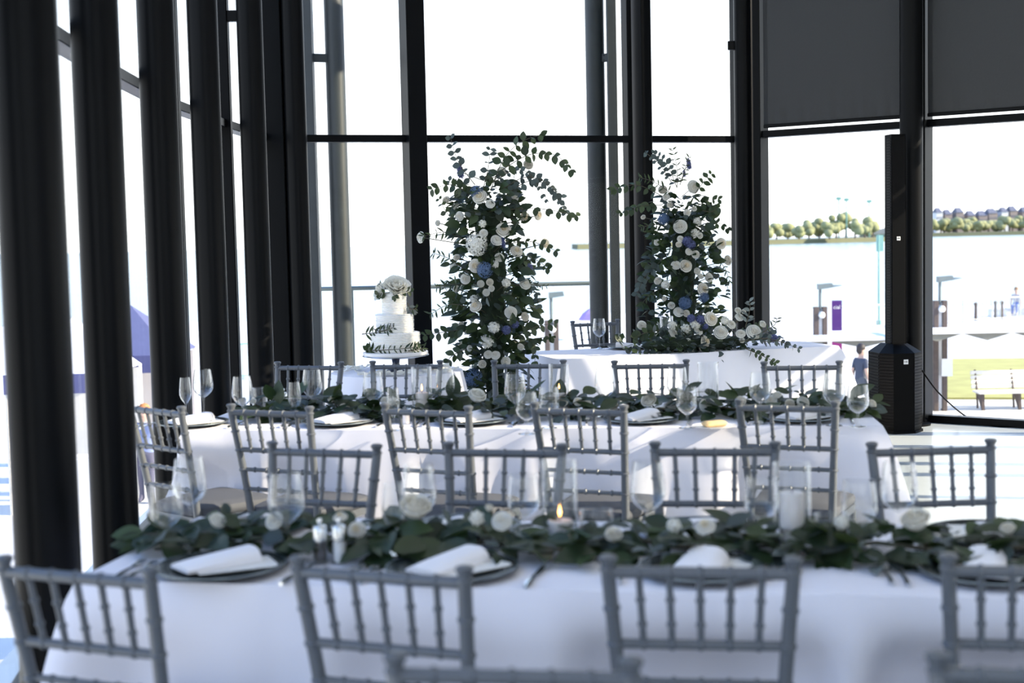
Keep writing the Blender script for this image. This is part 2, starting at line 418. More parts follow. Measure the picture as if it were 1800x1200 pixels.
GRAILM = mat('rail_steel', (0.16, 0.19, 0.18), 0.4, var=0.1)
MB().tube([(0, 0, 1.1), (dv.x, dv.y, 1.1)], 0.022, 10).build('top_rail', GRAILM, gr, True)
for k in (0.12, 0.56, 1.0):
    MB().tube([(dv.x * k, dv.y * k, 0), (dv.x * k, dv.y * k, 1.1)], 0.018, 8).build('post', GRAILM, gr, True)
for k0, k1 in ((0.13, 0.55), (0.57, 0.99)):
    MB().prism([(dv.x * k0, -0.006), (dv.x * k1, -0.006), (dv.x * k1, 0.006), (dv.x * k0, 0.006)], 0.1, 1.02).build('glass_panel', PANE, gr)

# ------------------------------------------------------------------ tables and cloths
def cloth(name, label, Lx, Ly, z, drop, Mx, seed, crease=(), group=None, flare=0.16, corner=0.16):
    """rectangular cloth: flat top, skirts with folds, flared corners; local origin at the table centre on the floor"""
    rnd = random.Random(seed)
    nx, ny, nv = max(12, int(Lx / 0.035)), max(8, int(Ly / 0.035)), 14
    vs = []; fs = []
    def cre(x): return sum(h * math.exp(-((x - c) / 0.008) ** 2) for c, h in crease)
    for j in range(ny + 1):
        for i in range(nx + 1):
            x = -Lx / 2 + Lx * i / nx; y = -Ly / 2 + Ly * j / ny
            vs.append((x, y, z + cre(x) + 0.0012 * math.sin(x * 7 + seed) * math.sin(y * 5)))
    for j in range(ny):
        for i in range(nx):
            a = j * (nx + 1) + i; fs.append((a, a + 1, a + nx + 2, a + nx + 1))
    per = [i for i in range(nx)] + [j * (nx + 1) + nx for j in range(ny)] + [ny * (nx + 1) + i for i in range(nx, 0, -1)] + [j * (nx + 1) for j in range(ny, 0, -1)]
    n = len(per); ph = [rnd.uniform(0, 6.28) for _ in range(6)]
    prev = per
    for l in range(1, nv + 1):
        v = l / nv; cur = []
        for k, idx in enumerate(per):
            x, y, zz = vs[idx]
            dx0 = Lx / 2 - abs(x); dy0 = Ly / 2 - abs(y)
            cw = math.exp(-(max(dx0, dy0) / 0.13) ** 2)
            ox = math.copysign(1, x) if dx0 < 1e-6 else 0.0
            oy = math.copysign(1, y) if dy0 < 1e-6 else 0.0
            if cw > 0.02:
                ox += math.copysign(1, x) * cw * 0.6 if ox == 0 else 0
                oy += math.copysign(1, y) * cw * 0.6 if oy == 0 else 0
            o = Vector((ox, oy)); o = o.normalized() if o.length else o
            s = (x if abs(oy) > abs(ox) else y)
            fold = (math.sin(s * 13 + ph[0] + 1.2 * math.sin(s * 3 + ph[1])) * 0.5 + math.sin(s * 27 + ph[2]) * 0.25 + 0.35 * math.sin(s * 5 + ph[3]))
            a = 0.012 * min(1, v * 6) + flare * 0.35 * v + 0.045 * fold * v ** 0.8 + corner * cw * (v ** 0.8) + cre(x) * 1.5
            zz = z - drop * v - 0.0
            if v < 0.1: zz = z - drop * v * 0.9
            cur.append(len(vs)); vs.append((x + o.x * a, y + o.y * a, zz))
        for k in range(n):
            fs.append((prev[k], cur[k], cur[(k + 1) % n], prev[(k + 1) % n]))
        prev = cur
    m = MB().add(vs, [tuple(reversed(f)) for f in fs[nx * ny:]]); m.f = fs[:nx * ny] + m.f
    o = m.build(name, CLOTH, None, True); o.matrix_world = Mx
    for p in o.data.polygons: p.use_smooth = True
    return tag(o, label, 'tablecloth', group)
def folding_table(label, Lx, Ly, Mx, group=None):
    t = thing('banquet_table', label, 'table', Mx, group)
    MB().box((0, 0, 0.735), (Lx - 0.01, Ly - 0.01, 0.024), bev=0.004).build('tabletop', WOODM, t)
    for sx in (-1, 1):
        for sy in (-1, 1):
            MB().tube([(sx * (Lx / 2 - 0.25), sy * (Ly / 2 - 0.27), 0), (sx * (Lx / 2 - 0.25), sy * (Ly / 2 - 0.27), 0.724)], 0.016, 8).build('leg', BLACK, t, True)
TZ = 0.752
# front table
A1 = -R(9.5)
c1 = atz(133, 1020, TZ)
L1, W1 = 3.3, 0.80
u1 = Vector((math.cos(A1), math.sin(A1), 0)); v1 = Vector((-u1.y, u1.x, 0))
C1 = c1 + u1 * (L1 / 2) + v1 * (W1 / 2); M1 = T(C1.x, C1.y, 0, A1)
folding_table('long folding table under the front white cloth', L1, W1, M1)
_cr = M1.inverted() @ atz(1460, 1040, TZ)
cloth('tablecloth', 'white cloth on the long front table with pressed crease', L1, W1, TZ, 0.70, M1, 3, crease=[(_cr.x, 0.008), (_cr.x - 1.05, 0.004)], group='white tablecloths')
# second table
A2 = -R(6.0)
c2 = atz(1552, 748, TZ); L2, W2 = 3.02, 0.78
u2 = Vector((math.cos(A2), math.sin(A2), 0)); v2 = Vector((-u2.y, u2.x, 0))
C2 = c2 - u2 * (L2 / 2) + v2 * (W2 / 2); M2 = T(C2.x, C2.y, 0, A2)
folding_table('long folding table under the second white cloth', L2, W2, M2)
cloth('tablecloth', 'white cloth on the long second table before the cake', L2, W2, TZ, 0.71, M2, 8, group='white tablecloths')
# head table
AH = R(18.5)
ch = atz(985, 632, TZ); LH, WH = 2.12, 0.76
uH = Vector((math.cos(AH), math.sin(AH), 0)); vH = Vector((-uH.y, uH.x, 0))
CH = ch + uH * (LH / 2) + vH * (WH / 2); MH = T(CH.x, CH.y, 0, AH)
folding_table('short folding table under the head table cloth', LH, WH, MH)
cloth('tablecloth', 'white cloth on the head table under the low flower arrangement', LH, WH, TZ, 0.72, MH, 15, group='white tablecloths', flare=0.2, corner=0.2)
# cake table (round)
pc = atz(698, 652, TZ)
def round_cloth(r, z, drop, Mx, label):
    n, nv = 144, 14; vs = [(0, 0, z)]; fs = []
    for ring in (0.25, 0.5, 0.75, 1.0):
        for k in range(n):
            g = 2 * PI * k / n; vs.append((r * ring * math.cos(g), r * ring * math.sin(g), z))
    for k in range(n): fs.append((0, 1 + k, 1 + (k + 1) % n))
    for q in range(3):
        for k in range(n):
            a = 1 + q * n; fs.append((a + k, a + n + k, a + n + (k + 1) % n, a + (k + 1) % n))
    base = 1 + 3 * n
    for l in range(1, nv + 1):
        v = l / nv
        for k in range(n):
            g = 2 * PI * k / n
            f = math.sin(g * 13 + 0.8 * math.sin(g * 4)) * 0.6 + 0.4 * math.sin(g * 23 + 1)
            rr = r + 0.014 * min(1, v * 6) + 0.05 * v + 0.035 * f * v
            vs.append((rr * math.cos(g), rr * math.sin(g), z - drop * v))
        b2 = 1 + (3 + l) * n
        for k in range(n):
            fs.append((base + k, b2 + k, b2 + (k + 1) % n, base + (k + 1) % n))
        base = b2
    o = MB().add(vs, fs).build('tablecloth', CLOTH, None, True); o.matrix_world = Mx
    for p in o.data.polygons: p.use_smooth = True
    return tag(o, label, 'tablecloth', 'white tablecloths')
RC = 0.41
MCK = T(pc.x, pc.y, 0)
t = thing('cake_table', 'small round table under the cake cloth', 'table', MCK)
MB().lathe([(RC - 0.01, 0.722), (RC - 0.01, 0.746)], 40).build('tabletop', WOODM, t, True)
MB().lathe([(0.03, 0.03), (0.03, 0.722)], 16).build('pedestal', BLACK, t, True)
MB().lathe([(0.22, 0.0), (0.2, 0.03)], 24).build('base', BLACK, t, True)
round_cloth(RC, TZ, 0.71, MCK, 'white cloth on the small round cake table')

# ------------------------------------------------------------------ chairs
CHT = 0.1875   # half spacing of the back posts at the top
def post_at(z):
    """centre line of a rear post (x half spacing, y)"""
    if z > 0.45:
        k = (z - 0.45) / 0.47
        return 0.158 + (CHT - 0.158) * k ** 1.1, -0.185 - 0.085 * k ** 1.15
    k = (0.45 - z) / 0.45
    return 0.158 + 0.018 * k, -0.185 - 0.035 * k * k
def rings(mb, p0, p1, r, ts, dr=0.0035, w=0.006, n=8):
    p0 = Vector(p0); p1 = Vector(p1); d = (p1 - p0).normalized()
    for q in ts:
        c = p0.lerp(p1, q)
        mb.tube([c - d * w, c - d * w * 0.5, c + d * w * 0.5, c + d * w], [r, r + dr, r + dr, r], n)
def make_chair():
    t = thing('chiavari_chair', 'silver chiavari chair', 'chair')
    for s in (-1, 1):
        mb = MB(); zs = [0, 0.15, 0.3, 0.45, 0.55, 0.65, 0.75, 0.85, 0.893]
        pts = [(s * post_at(z)[0], post_at(z)[1], z) for z in zs]
        mb.tube(pts, [0.012, 0.014, 0.015, 0.016, 0.0155, 0.015, 0.015, 0.015, 0.0145], 12)
        for z in (0.14, 0.30, 0.565, 0.648, 0.732, 0.81):
            a = Vector((s * post_at(z - .01)[0], post_at(z - .01)[1], z - .01)); b = Vector((s * post_at(z + .01)[0], post_at(z + .01)[1], z + .01))
            rings(mb, a, b, 0.015, (0.5,), n=12)
        p = mb.build('back_post', SILVER, t, True)
        q = post_at(0.89); mf = MB()
        mf.lathe([(0.0145, 0.0), (0.0175, 0.003), (0.0175, 0.007), (0.0135, 0.010), (0.0145, 0.018), (0.019, 0.024), (0.0195, 0.030), (0.014, 0.034), (0.002, 0.0355)], 14)
        mf.build('finial', SILVER, p, True, T(s * q[0], q[1], 0.889))
        # front legs
        mb = MB(); mb.tube([(s * 0.185, 0.19, 0), (s * 0.180, 0.185, 0.42)], [0.012, 0.0155], 10)
        rings(mb, (s * 0.185, 0.19, 0), (s * 0.180, 0.185, 0.42), 0.0145, (0.3, 0.62, 0.9))
        mb.build('front_leg', SILVER, t, True)
    def rail(z, r, name, rg):
        x, y = post_at(z); mb = MB(); mb.tube([(-x, y, z), (x, y, z)], r, 10)
        rings(mb, (-x, y, z), (x, y, z), r, rg); return mb.build(name, SILVER, t, True)
    sp = [1 / 6 * k for k in range(1, 6)]
    rail(0.888, 0.0125, 'top_rail', sp); rail(0.732, 0.0105, 'back_rail', sp)
    rail(0.648, 0.0085, 'back_rail', sp); rail(0.565, 0.0085, 'back_rail', sp)
    for k in sp:
        x1, y1 = post_at(0.888); x0, y0 = post_at(0.732)
        a = Vector((-x0 + 2 * x0 * k, y0, 0.732)); b = Vector((-x1 + 2 * x1 * k, y1, 0.888))
        mb = MB(); mb.tube([a, b], 0.0075, 8); rings(mb, a, b, 0.0075, (0.28, 0.62), dr=0.003); mb.build('spindle', SILVER, t, True)
    # seat
    sq = [(-0.165, -0.185), (0.165, -0.185), (0.195, 0.205), (-0.195, 0.205)]
    def rr(poly, k, rad):
        out = []
        n = len(poly)
        for i in range(n):
            p = Vector(poly[i]) * k; a = (Vector(poly[i - 1]) * k - p).normalized(); b = (Vector(poly[(i + 1) % n]) * k - p).normalized()
            for q in range(5):
                f = q / 4; out.append(tuple(p + a * rad * (1 - f) ** 2 + b * rad * f ** 2))
        return out
    MB().prism(rr(sq, 1.0, 0.04), 0.415, 0.447).build('seat_frame', SILVER, t, True)
    mb = MB(); prof = [(0.96, 0.447), (1.02, 0.458), (1.03, 0.472), (1.0, 0.486), (0.9, 0.495), (0.6, 0.502)]
    vs = []; fs = []; n = 20
    for k, z in prof: vs += [(x, y, z) for x, y in rr(sq, k, 0.06 * k)]
    for l in range(len(prof) - 1):
        for i in range(n): fs.append((l * n + i, l * n + (i + 1) % n, (l + 1) * n + (i + 1) % n, (l + 1) * n + i))
    fs += [tuple(range(n - 1, -1, -1)), tuple(range((len(prof) - 1) * n, len(prof) * n))]
    MB().add(vs, fs).build('cushion', CUSHION, t, True)
    for z in (0.16, 0.27):
        for s in (-1, 1):
            x, y = post_at(z)
            MB().tube([(s * x, y, z), (s * 0.183, 0.188, z)], 0.0085, 8).build('stretcher', SILVER, t, True)
        MB().tube([(-0.183, 0.188, z - 0.02), (0.183, 0.188, z - 0.02)], 0.0085, 8).build('stretcher', SILVER, t, True)
    return t
chair0 = make_chair(); _used = [False]; CHAIRS = []
TOPY = post_at(0.89)[1]
def place_chair(px, py, rot, label, group, d=None):
    """px, py: middle between the two finial tops (0.924 m up)"""
    p = atz(px, py, 0.924) if d is None else atd(px, py, d)
    r = R(rot)
    o = chair0 if not _used[0] else copy_tree(chair0); _used[0] = True
    q = Matrix.Rotation(r, 4, 'Z') @ Vector((0, TOPY, 0))
    o.matrix_world = T(p.x - q.x, p.y - q.y, 0, r)
    tag(o, label, 'chair', group); CHAIRS.append(o); return o
GA = 'silver chairs on the near side of the front table'
for i, (x, y, r) in enumerate(((132, 985, -22), (667, 984, -20), (1230, 976, -8), (1838, 974, -9))):
    place_chair(x, y, r, 'silver chiavari chair on the near side of the front table, %s from the columns' % ('first', 'second', 'third', 'fourth')[i], GA)
GB = 'silver chairs on the far side of the front table'
for i, (x, y, r) in enumerate(((569, 777, 162), (887, 777, 166), (1256, 775, 172), (1637, 773, 183))):
    place_chair(x, y, r, 'silver chiavari chair on the far side of the front table, %s from the columns' % ('first', 'second', 'third', 'fourth')[i], GB)
GC = 'silver chairs on the near side of the second table'
for i, (x, y, r) in enumerate(((272, 708, -42), (474, 711, -24), (749, 710, -25), (1017, 708, -24), (1383, 702, -22))):
    place_chair(x, y, r, 'silver chiavari chair on the near side of the second table, %s from the columns' % ('first', 'second', 'third', 'fourth', 'fifth')[i], GC)
GD = 'silver chairs on the far side of the second table'
for i, (x, y, r) in enumerate(((543, 635, 165), (714, 633, 172), (929, 632, 170), (1143, 632, 176), (1409, 634, 174))):
    place_chair(x, y, r, 'silver chiavari chair on the far side of the second table, %s from the columns' % ('first', 'second', 'third', 'fourth', 'fifth')[i], GD)
place_chair(1046, 562, 198, 'silver chiavari chair behind the head table beside the low flowers', None)
GE = 'silver chairs with only their top rails showing'
for i, (x, y, r) in enumerate(((899, 1150, 172), (1872, 1150, 170))):
    place_chair(x, y, r, ('silver chiavari chair whose top rail shows between the second and third near chairs', 'silver chiavari chair back to back with the fourth near chair of the front table')[i], GE)

# the skirts give way behind every seat that is pushed under a table
for co in [o for o in SC.objects if o.name.startswith('tablecloth')]:
    Mc = co.matrix_world.copy(); Mci = Mc.inverted()
    for chx in CHAIRS:
        Mh = chx.matrix_world.copy()
        if (Mh.translation - Mc.translation).length > 2.6: continue
        to_h = Mh.inverted() @ Mc; to_c = Mci @ Mh
        for v in co.data.vertices:
            if v.co.z > TZ - 0.004: continue
            p = to_h @ v.co
            if abs(p.x) > 0.36 or p.y > 0.245 or p.y < -0.12: continue
            side = 1.0 if abs(p.x) < 0.235 else max(0.0, 1 - (abs(p.x) - 0.235) / 0.12)
            side = side * side * (3 - 2 * side)
            up = 1.0 if p.z < 0.53 else max(0.0, (0.70 - p.z) / 0.17); up = up * up * (3 - 2 * up) if p.z > 0.53 else 1.0
            p.y += (0.245 - p.y) * side * up
            v.co = to_c @ p
    co.data.update()

# ------------------------------------------------------------------ flowers and leaves
def leaf_mesh(name, wid, shape, fold, curl, m):
    vs = []; fs = []; n = 6
    for i in range(n + 1):
        t = i / n
        wdt = wid * (math.sin(PI * min(1, t ** shape)) ** 0.8 if 0 < t < 1 else 0.02)
        z = -curl * t * t
        vs += [(-wdt, t, z + fold * wdt), (0, t, z), (wdt, t, z + fold * wdt)]
    for i in range(n):
        a = i * 3; fs += [(a, a + 1, a + 4, a + 3), (a + 1, a + 2, a + 5, a + 4)]
    return MB().add(vs, fs).mesh(name, m, True)
LEAF = {
    'salal': [leaf_mesh('leaf', 0.30, 0.85, 0.25, c, LG) for c in (0.1, 0.25)] + [leaf_mesh('leaf', 0.28, 0.85, 0.2, 0.15, LM)],
    'euc': [leaf_mesh('leaf', 0.38, 0.95, 0.12, c, LE) for c in (0.05, 0.15)],
    'mid': [leaf_mesh('leaf', 0.34, 0.9, 0.2, 0.15, LM), leaf_mesh('leaf', 0.36, 0.9, 0.12, 0.1, LG)],
    'lance': [leaf_mesh('leaf', 0.13, 0.9, 0.25, 0.2, LG), leaf_mesh('leaf', 0.12, 0.9, 0.25, 0.1, LM)],
    'dusty': [leaf_mesh('leaf', 0.24, 0.9, 0.2, 0.2, LD)],
}
def orient(direction, up=Vector((0, 0, 1)), roll=0.0):
    """matrix whose +Y is direction and +Z as near to up as can be"""
    y = direction.normalized(); x = y.cross(up)
    x = x.normalized() if x.length > 1e-4 else Vector((1, 0, 0))
    z = x.cross(y); Mx = Matrix((x, y, z)).transposed().to_4x4()
    return Mx @ Matrix.Rotation(roll, 4, 'Y')
def lay_leaves(parent, leaves, nmax=240):
    """leaves: [(matrix, mesh)] in the parent's space; the nearest as parts, the rest joined"""
    PW_ = parent.matrix_world
    leaves.sort(key=lambda l: ((PW_ @ l[0].translation) - Vector((0, 0, CAMH))).length / max(1e-3, l[0].to_scale()[1]) ** 0.5)
    for Mx, me in leaves[:nmax]: put('leaf', me, parent, Mx)
    rest = {}
    for Mx, me in leaves[nmax:]:
        mb = rest.setdefault(me.materials[0].name, MB())
        mb.add([v.co for v in me.vertices], [tuple(p.vertices) for p in me.polygons], Mx)
    for k, mb in rest.items():
        o = mb.build('foliage', bpy.data.materials[k], parent, True); o['kind'] = 'stuff'
def rose_mesh(name, m, seed, opened=1.0, heart=None):
    """rose of unit radius facing +Z: rings of cupped petals with curled rims round a tight heart"""
    rnd = random.Random(seed); mb = MB(); nh = 0
    # (count, radius at the rim, height of the rim, how far the rim curls out)
    layers = [(3, 0.13, 0.56, 0.02), (3, 0.24, 0.58, 0.04), (4, 0.38, 0.54, 0.06), (5, 0.56, 0.44, 0.09), (5, 0.78, 0.28, 0.13), (5, 0.98, 0.06, 0.16)]
    for li, (n, rad, top, curl) in enumerate(layers):
        top = top + (1 - opened) * 0.35 * rad; rad = rad * (1 - 0.42 * (1 - opened)); curl = curl * opened
        for k in range(n):
            g = 2 * PI * (k + 0.37 * li) / n + rnd.uniform(-.2, .2)
            wa = PI / n * 1.3; vs = []; fs = []; nu, nv = 6, 6; tp = top + rnd.uniform(-.04, .04)
            for j in range(nv + 1):
                v = j / nv
                for i in range(nu + 1):
                    u = -1 + 2 * i / nu
                    body = math.sin(min(1.0, v / 0.8) * PI / 2)
                    rr = (0.06 + (rad - curl - 0.06) * body) * (1 - 0.05 * u * u) + (curl * ((v - 0.8) / 0.2) ** 1.5 if v > 0.8 else 0)
                    z = -0.42 + (tp + 0.42) * (v / 0.86 if v < 0.86 else 1.0) - (curl * 0.7 * ((v - 0.86) / 0.14) ** 2 if v > 0.86 else 0) - 0.16 * (abs(u) ** 3) * v
                    a = g + u * wa * (0.45 + 0.55 * body) + 0.10 * v * u
                    rr += 0.022 * (u + 1)
                    vs.append((rr * math.cos(a), rr * math.sin(a), z))
            for j in range(nv):
                for i in range(nu):
                    a = j * (nu + 1) + i; fs.append((a, a + 1, a + nu + 2, a + nu + 1))
            mb.add(vs, fs)
        if li == 2: 
            k_ = 1 - 0.42 * (1 - opened)
            mb.ball((0, 0, 0.08), (0.30 * k_, 0.30 * k_, 0.42), n=10, m=8); nh = len(mb.f)
    k_ = 1 - 0.42 * (1 - opened)
    mb.ball((0, 0, -0.06), (0.74 * k_, 0.74 * k_, 0.34), n=14, m=8)
    me = mb.mesh(name, m, False)
    me.polygons.foreach_set('use_smooth', [True] * len(me.polygons))
    if heart is not None:
        me.materials.append(heart); me.polygons.foreach_set('material_index', [1 if i < nh else 0 for i in range(len(me.polygons))])
    return me
HEART = petalmat('cream_heart_petal', (0.85, 0.76, 0.58), (0.8, 0.68, 0.45))
ROSE = [rose_mesh('rose', PW, 1, 1.0, PC), rose_mesh('rose', PW, 2, 0.8, PC), rose_mesh('rose', PC, 3, 1.0, HEART)]
BUD = [rose_mesh('rose_bud', PW, 5, 0.45), rose_mesh('rose_bud', PC, 6, 0.4)]
def floret_ball(name, m, seed, n=70, sz=0.28, rx=1.0, rz=0.85):
    rnd = random.Random(seed); mb = MB()
    for k in range(n):
        z = 1 - 2 * (k + 0.5) / n
        if z < -0.55: continue
        g = k * 2.39996; rr = math.sqrt(1 - z * z)
        d = Vector((rr * math.cos(g), rr * math.sin(g), z)); c = Vector((d.x * rx, d.y * rx, d.z * rz)) * rnd.uniform(.86, 1.05)
        Mx = Matrix.Translation(c) @ orient(Vector((rnd.uniform(-1, 1), rnd.uniform(-1, 1), rnd.uniform(-1, 1))).cross(d), d)
        for q in range(4):
            a = q * PI / 2 + rnd.uniform(-.2, .2)
            ca, sa = math.cos(a), math.sin(a)
            pts = [(0, 0, 0), (0.5, -0.34, 0.05), (1.0, -0.15, 0.12), (1.0, 0.15, 0.12), (0.5, 0.34, 0.05)]
            mb.add([((x * ca - y * sa) * sz, (x * sa + y * ca) * sz, z_ * sz) for x, y, z_ in pts], [(0, 1, 2, 3, 4)], Mx)
    mb.ball((0, 0, -0.05), (rx * 0.68, rx * 0.68, rz * 0.62), n=10, m=6)
    return mb.mesh(name, m, False)
HYB = floret_ball('blue_hydrangea', PB, 11); HYW = floret_ball('white_hydrangea', PW, 12)
SPIKE = floret_ball('blue_delphinium', PV, 13, n=46, sz=0.5, rx=0.55, rz=2.0)
SMALL = floret_ball('white_spray_flower', PW, 14, n=22, sz=0.6, rx=0.7, rz=0.6)
THIS = floret_ball('blue_thistle', PV, 15, n=40, sz=0.5, rx=0.8, rz=0.8)
rl = random.Random(99)
def rvec(): return Vector((rl.uniform(-1, 1), rl.uniform(-1, 1), rl.uniform(-1, 1)))
def flower(parent, name, me, p, r, facing):
    Mx = Matrix.Translation(p) @ facing.to_track_quat('Z', 'Y').to_matrix().to_4x4() @ Matrix.Rotation(rl.uniform(0, 6.28), 4, 'Z') @ Matrix.Scale(r, 4)
    return put(name, me, parent, Mx)
def branch(parent, stems, leaves, pts, kind, size, step=0.035, droop=0.5, pair=True):
    """leafy twig along a curve of local points"""
    pts = [Vector(p) for p in pts]
    fine = []
    for i in range(len(pts) - 1):
        p0 = pts[max(i - 1, 0)]; p1 = pts[i]; p2 = pts[i + 1]; p3 = pts[min(i + 2, len(pts) - 1)]
        for k in range(8):
            t = k / 8
            fine.append(0.5 * ((2 * p1) + (p2 - p0) * t + (2 * p0 - 5 * p1 + 4 * p2 - p3) * t * t + (3 * p1 - p0 - 3 * p2 + p3) * t ** 3))
    fine.append(pts[-1])
    stems.tube(fine, [0.0035 - 0.0022 * i / len(fine) for i in range(len(fine))], 5)
    acc = 0; side = 1
    for i in range(1, len(fine)):
        d = fine[i] - fine[i - 1]; acc += d.length
        if acc >= step or i == len(fine) - 1:
            acc = 0; dn = d.normalized()
            for s in ((-1, 1) if pair else (side,)):
                lat = dn.cross(Vector((rl.uniform(-.5, .5), -1, rl.uniform(-.5, .5)))).normalized() * s
                dr = (lat * 0.9 + dn * 0.5 + Vector((0, 0, -droop)) + rvec() * 0.3)
                sc = size * rl.uniform(.75, 1.2) * (1 - 0.3 * i / len(fine))
                leaves.append((Matrix.Translation(fine[i]) @ orient(dr, Vector((rl.uniform(-.6, .6), -1, rl.uniform(0, .8))), rl.uniform(-.5, .5)) @ Matrix.Scale(sc, 4), rl.choice(LEAF[kind])))
            side = -side

def floral_pillar(label, px_base, d, ztop, widths, flowers, branches, seed, nleaf):
    rnd = random.Random(seed)
    base = atd(px_base, 405, d); t = thing('floral_pillar', label, 'flower arrangement', T(base.x, base.y, 0), 'tall floral pillars')
    L = lambda x, y, dd: atd(x, y, d + dd) - Vector((base.x, base.y, 0))
    # inner stand: pole and base plate, moss core
    MB().lathe([(0.16, 0.0), (0.16, 0.02), (0.02, 0.022)], 24).build('base_plate', BLACK, t, True)
    def half(z):
        for i in range(len(widths) - 1):
            (z0, c0, h0), (z1, c1, h1) = widths[i], widths[i + 1]
            if z0 <= z <= z1:
                k = (z - z0) / (z1 - z0); return c0 + (c1 - c0) * k, h0 + (h1 - h0) * k
        return widths[-1][1], widths[-1][2]
    mc = MB(); pts = [];rad = []
    for i in range(18):
        z = 0.02 + (ztop - 0.22) * i / 17; c, h = half(z); pts.append((c, 0, z)); rad.append(h * 0.36 * (1 + 0.15 * math.sin(i * 2.1)))
    mc.tube(pts, rad, 12).build('moss_core', MOSS, t, True)
    stems = MB(); leaves = []
    for k in range(nleaf):
        z = rnd.uniform(0.06, ztop - 0.08); c, h = half(z); g = rnd.uniform(0, 2 * PI); q = rnd.uniform(0.35, 1.12)
        p = Vector((c + h * q * math.cos(g), h * 0.85 * q * math.sin(g), z))
        out = Vector((math.cos(g), math.sin(g), rnd.uniform(-.5, .7)))
        kind = rnd.choices(['salal', 'mid', 'euc', 'lance', 'dusty'], [4, 3, 3, 3, 0.8])[0]
        sz = {'salal': .095, 'mid': .07, 'euc': .06, 'lance': .09, 'dusty': .075}[kind] * rnd.uniform(.7, 1.3)
        leaves.append((Matrix.Translation(p) @ orient(out + rvec() * 0.5, Vector((rnd.uniform(-.5, .5), -0.6, 0.8)), rnd.uniform(-.7, .7)) @ Matrix.Scale(sz, 4), rnd.choice(LEAF[kind])))
    for pl, kind, size, droop in branches:
        n = len(pl); branch(t, stems, leaves, [L(x, y, -0.10 + rnd.uniform(-.08, .08) * (i / n)) for i, (x, y) in enumerate(pl)], kind, size, droop=droop, step=0.042 if kind != 'lance' else 0.03)
    sm = d / FPX
    for kind, x, y, r in flowers:
        z = L(x, y, 0).z; c, h = half(z); dx = L(x, y, 0).x - c
        dep = -math.sqrt(max(0.02, 1 - min(1, abs(dx) / max(h, .05)) ** 2)) * h * 0.95
        p = L(x, y, dep); f = Vector((dx * 2.2 + rnd.uniform(-.25, .25), -1, 0.25 + rnd.uniform(-.25, .35)))
        me, nm, k = {'r': (ROSE[rnd.randrange(2)], 'rose', 1.0), 'c': (ROSE[2], 'cream_rose', 1.0), 'b': (BUD[rnd.randrange(2)], 'rose_bud', 1.3), 'h': (HYB, 'blue_hydrangea', 1.0),
                     'w': (HYW, 'white_hydrangea', 1.0), 'd': (SPIKE, 'blue_delphinium', 0.8), 's': (SMALL, 'spray_flower', 1.0), 't': (THIS, 'blue_thistle', 1.0)}[kind]
        if kind == 'd': f = Vector((-0.15, -0.2, 1))
        flower(t, nm, me, p, r * sm * k * 0.95, f)
        stems.tube([p, Vector((c, 0, z - 0.08))], 0.003, 5)
    stems.build('stems', STEM, t, True)
    lay_leaves(t, leaves, 290)
    return t
P1F = [('c', 843, 345, 14), ('r', 882, 302, 10), ('b', 928, 290, 10), ('b', 785, 352, 8), ('r', 808, 380, 10), ('r', 862, 358, 9), ('c', 923, 382, 10), ('c', 946, 378, 10), ('r', 739, 417, 11),
       ('c', 885, 403, 14), ('r', 873, 422, 11), ('s', 848, 393, 8), ('w', 838, 430, 20), ('r', 850, 410, 9), ('c', 908, 441, 12), ('b', 957, 428, 10), ('c', 836, 467, 13), ('r', 818, 490, 11), ('b', 803, 453, 7), ('s', 797, 468, 8),
       ('b', 845, 499, 7), ('b', 861, 496, 7), ('b', 864, 507, 6), ('b', 855, 514, 7), ('b', 803, 508, 7), ('s', 890, 497, 9), ('r', 923, 498, 12), ('c', 836, 538, 12), ('r', 898, 549, 12), ('b', 922, 557, 9), ('b', 811, 570, 6),
       ('r', 812, 608, 9), ('r', 858, 623, 9), ('r', 871, 624, 9), ('b', 848, 640, 8), ('r', 889, 635, 10), ('b', 770, 392, 6), ('r', 878, 452, 9), ('s', 870, 464, 8), ('b', 826, 612, 6), ('b', 915, 610, 7),
       ('s', 855, 600, 14), ('s', 868, 575, 12), ('h', 852, 474, 15), ('h', 838, 337, 12), ('d', 809, 302, 11), ('h', 832, 663, 17), ('t', 890, 580, 9), ('t', 905, 570, 8), ('d', 885, 428, 7), ('t', 930, 470, 8), ('s', 833, 525, 8), ('s', 800, 362, 7), ('r', 905, 348, 7)]
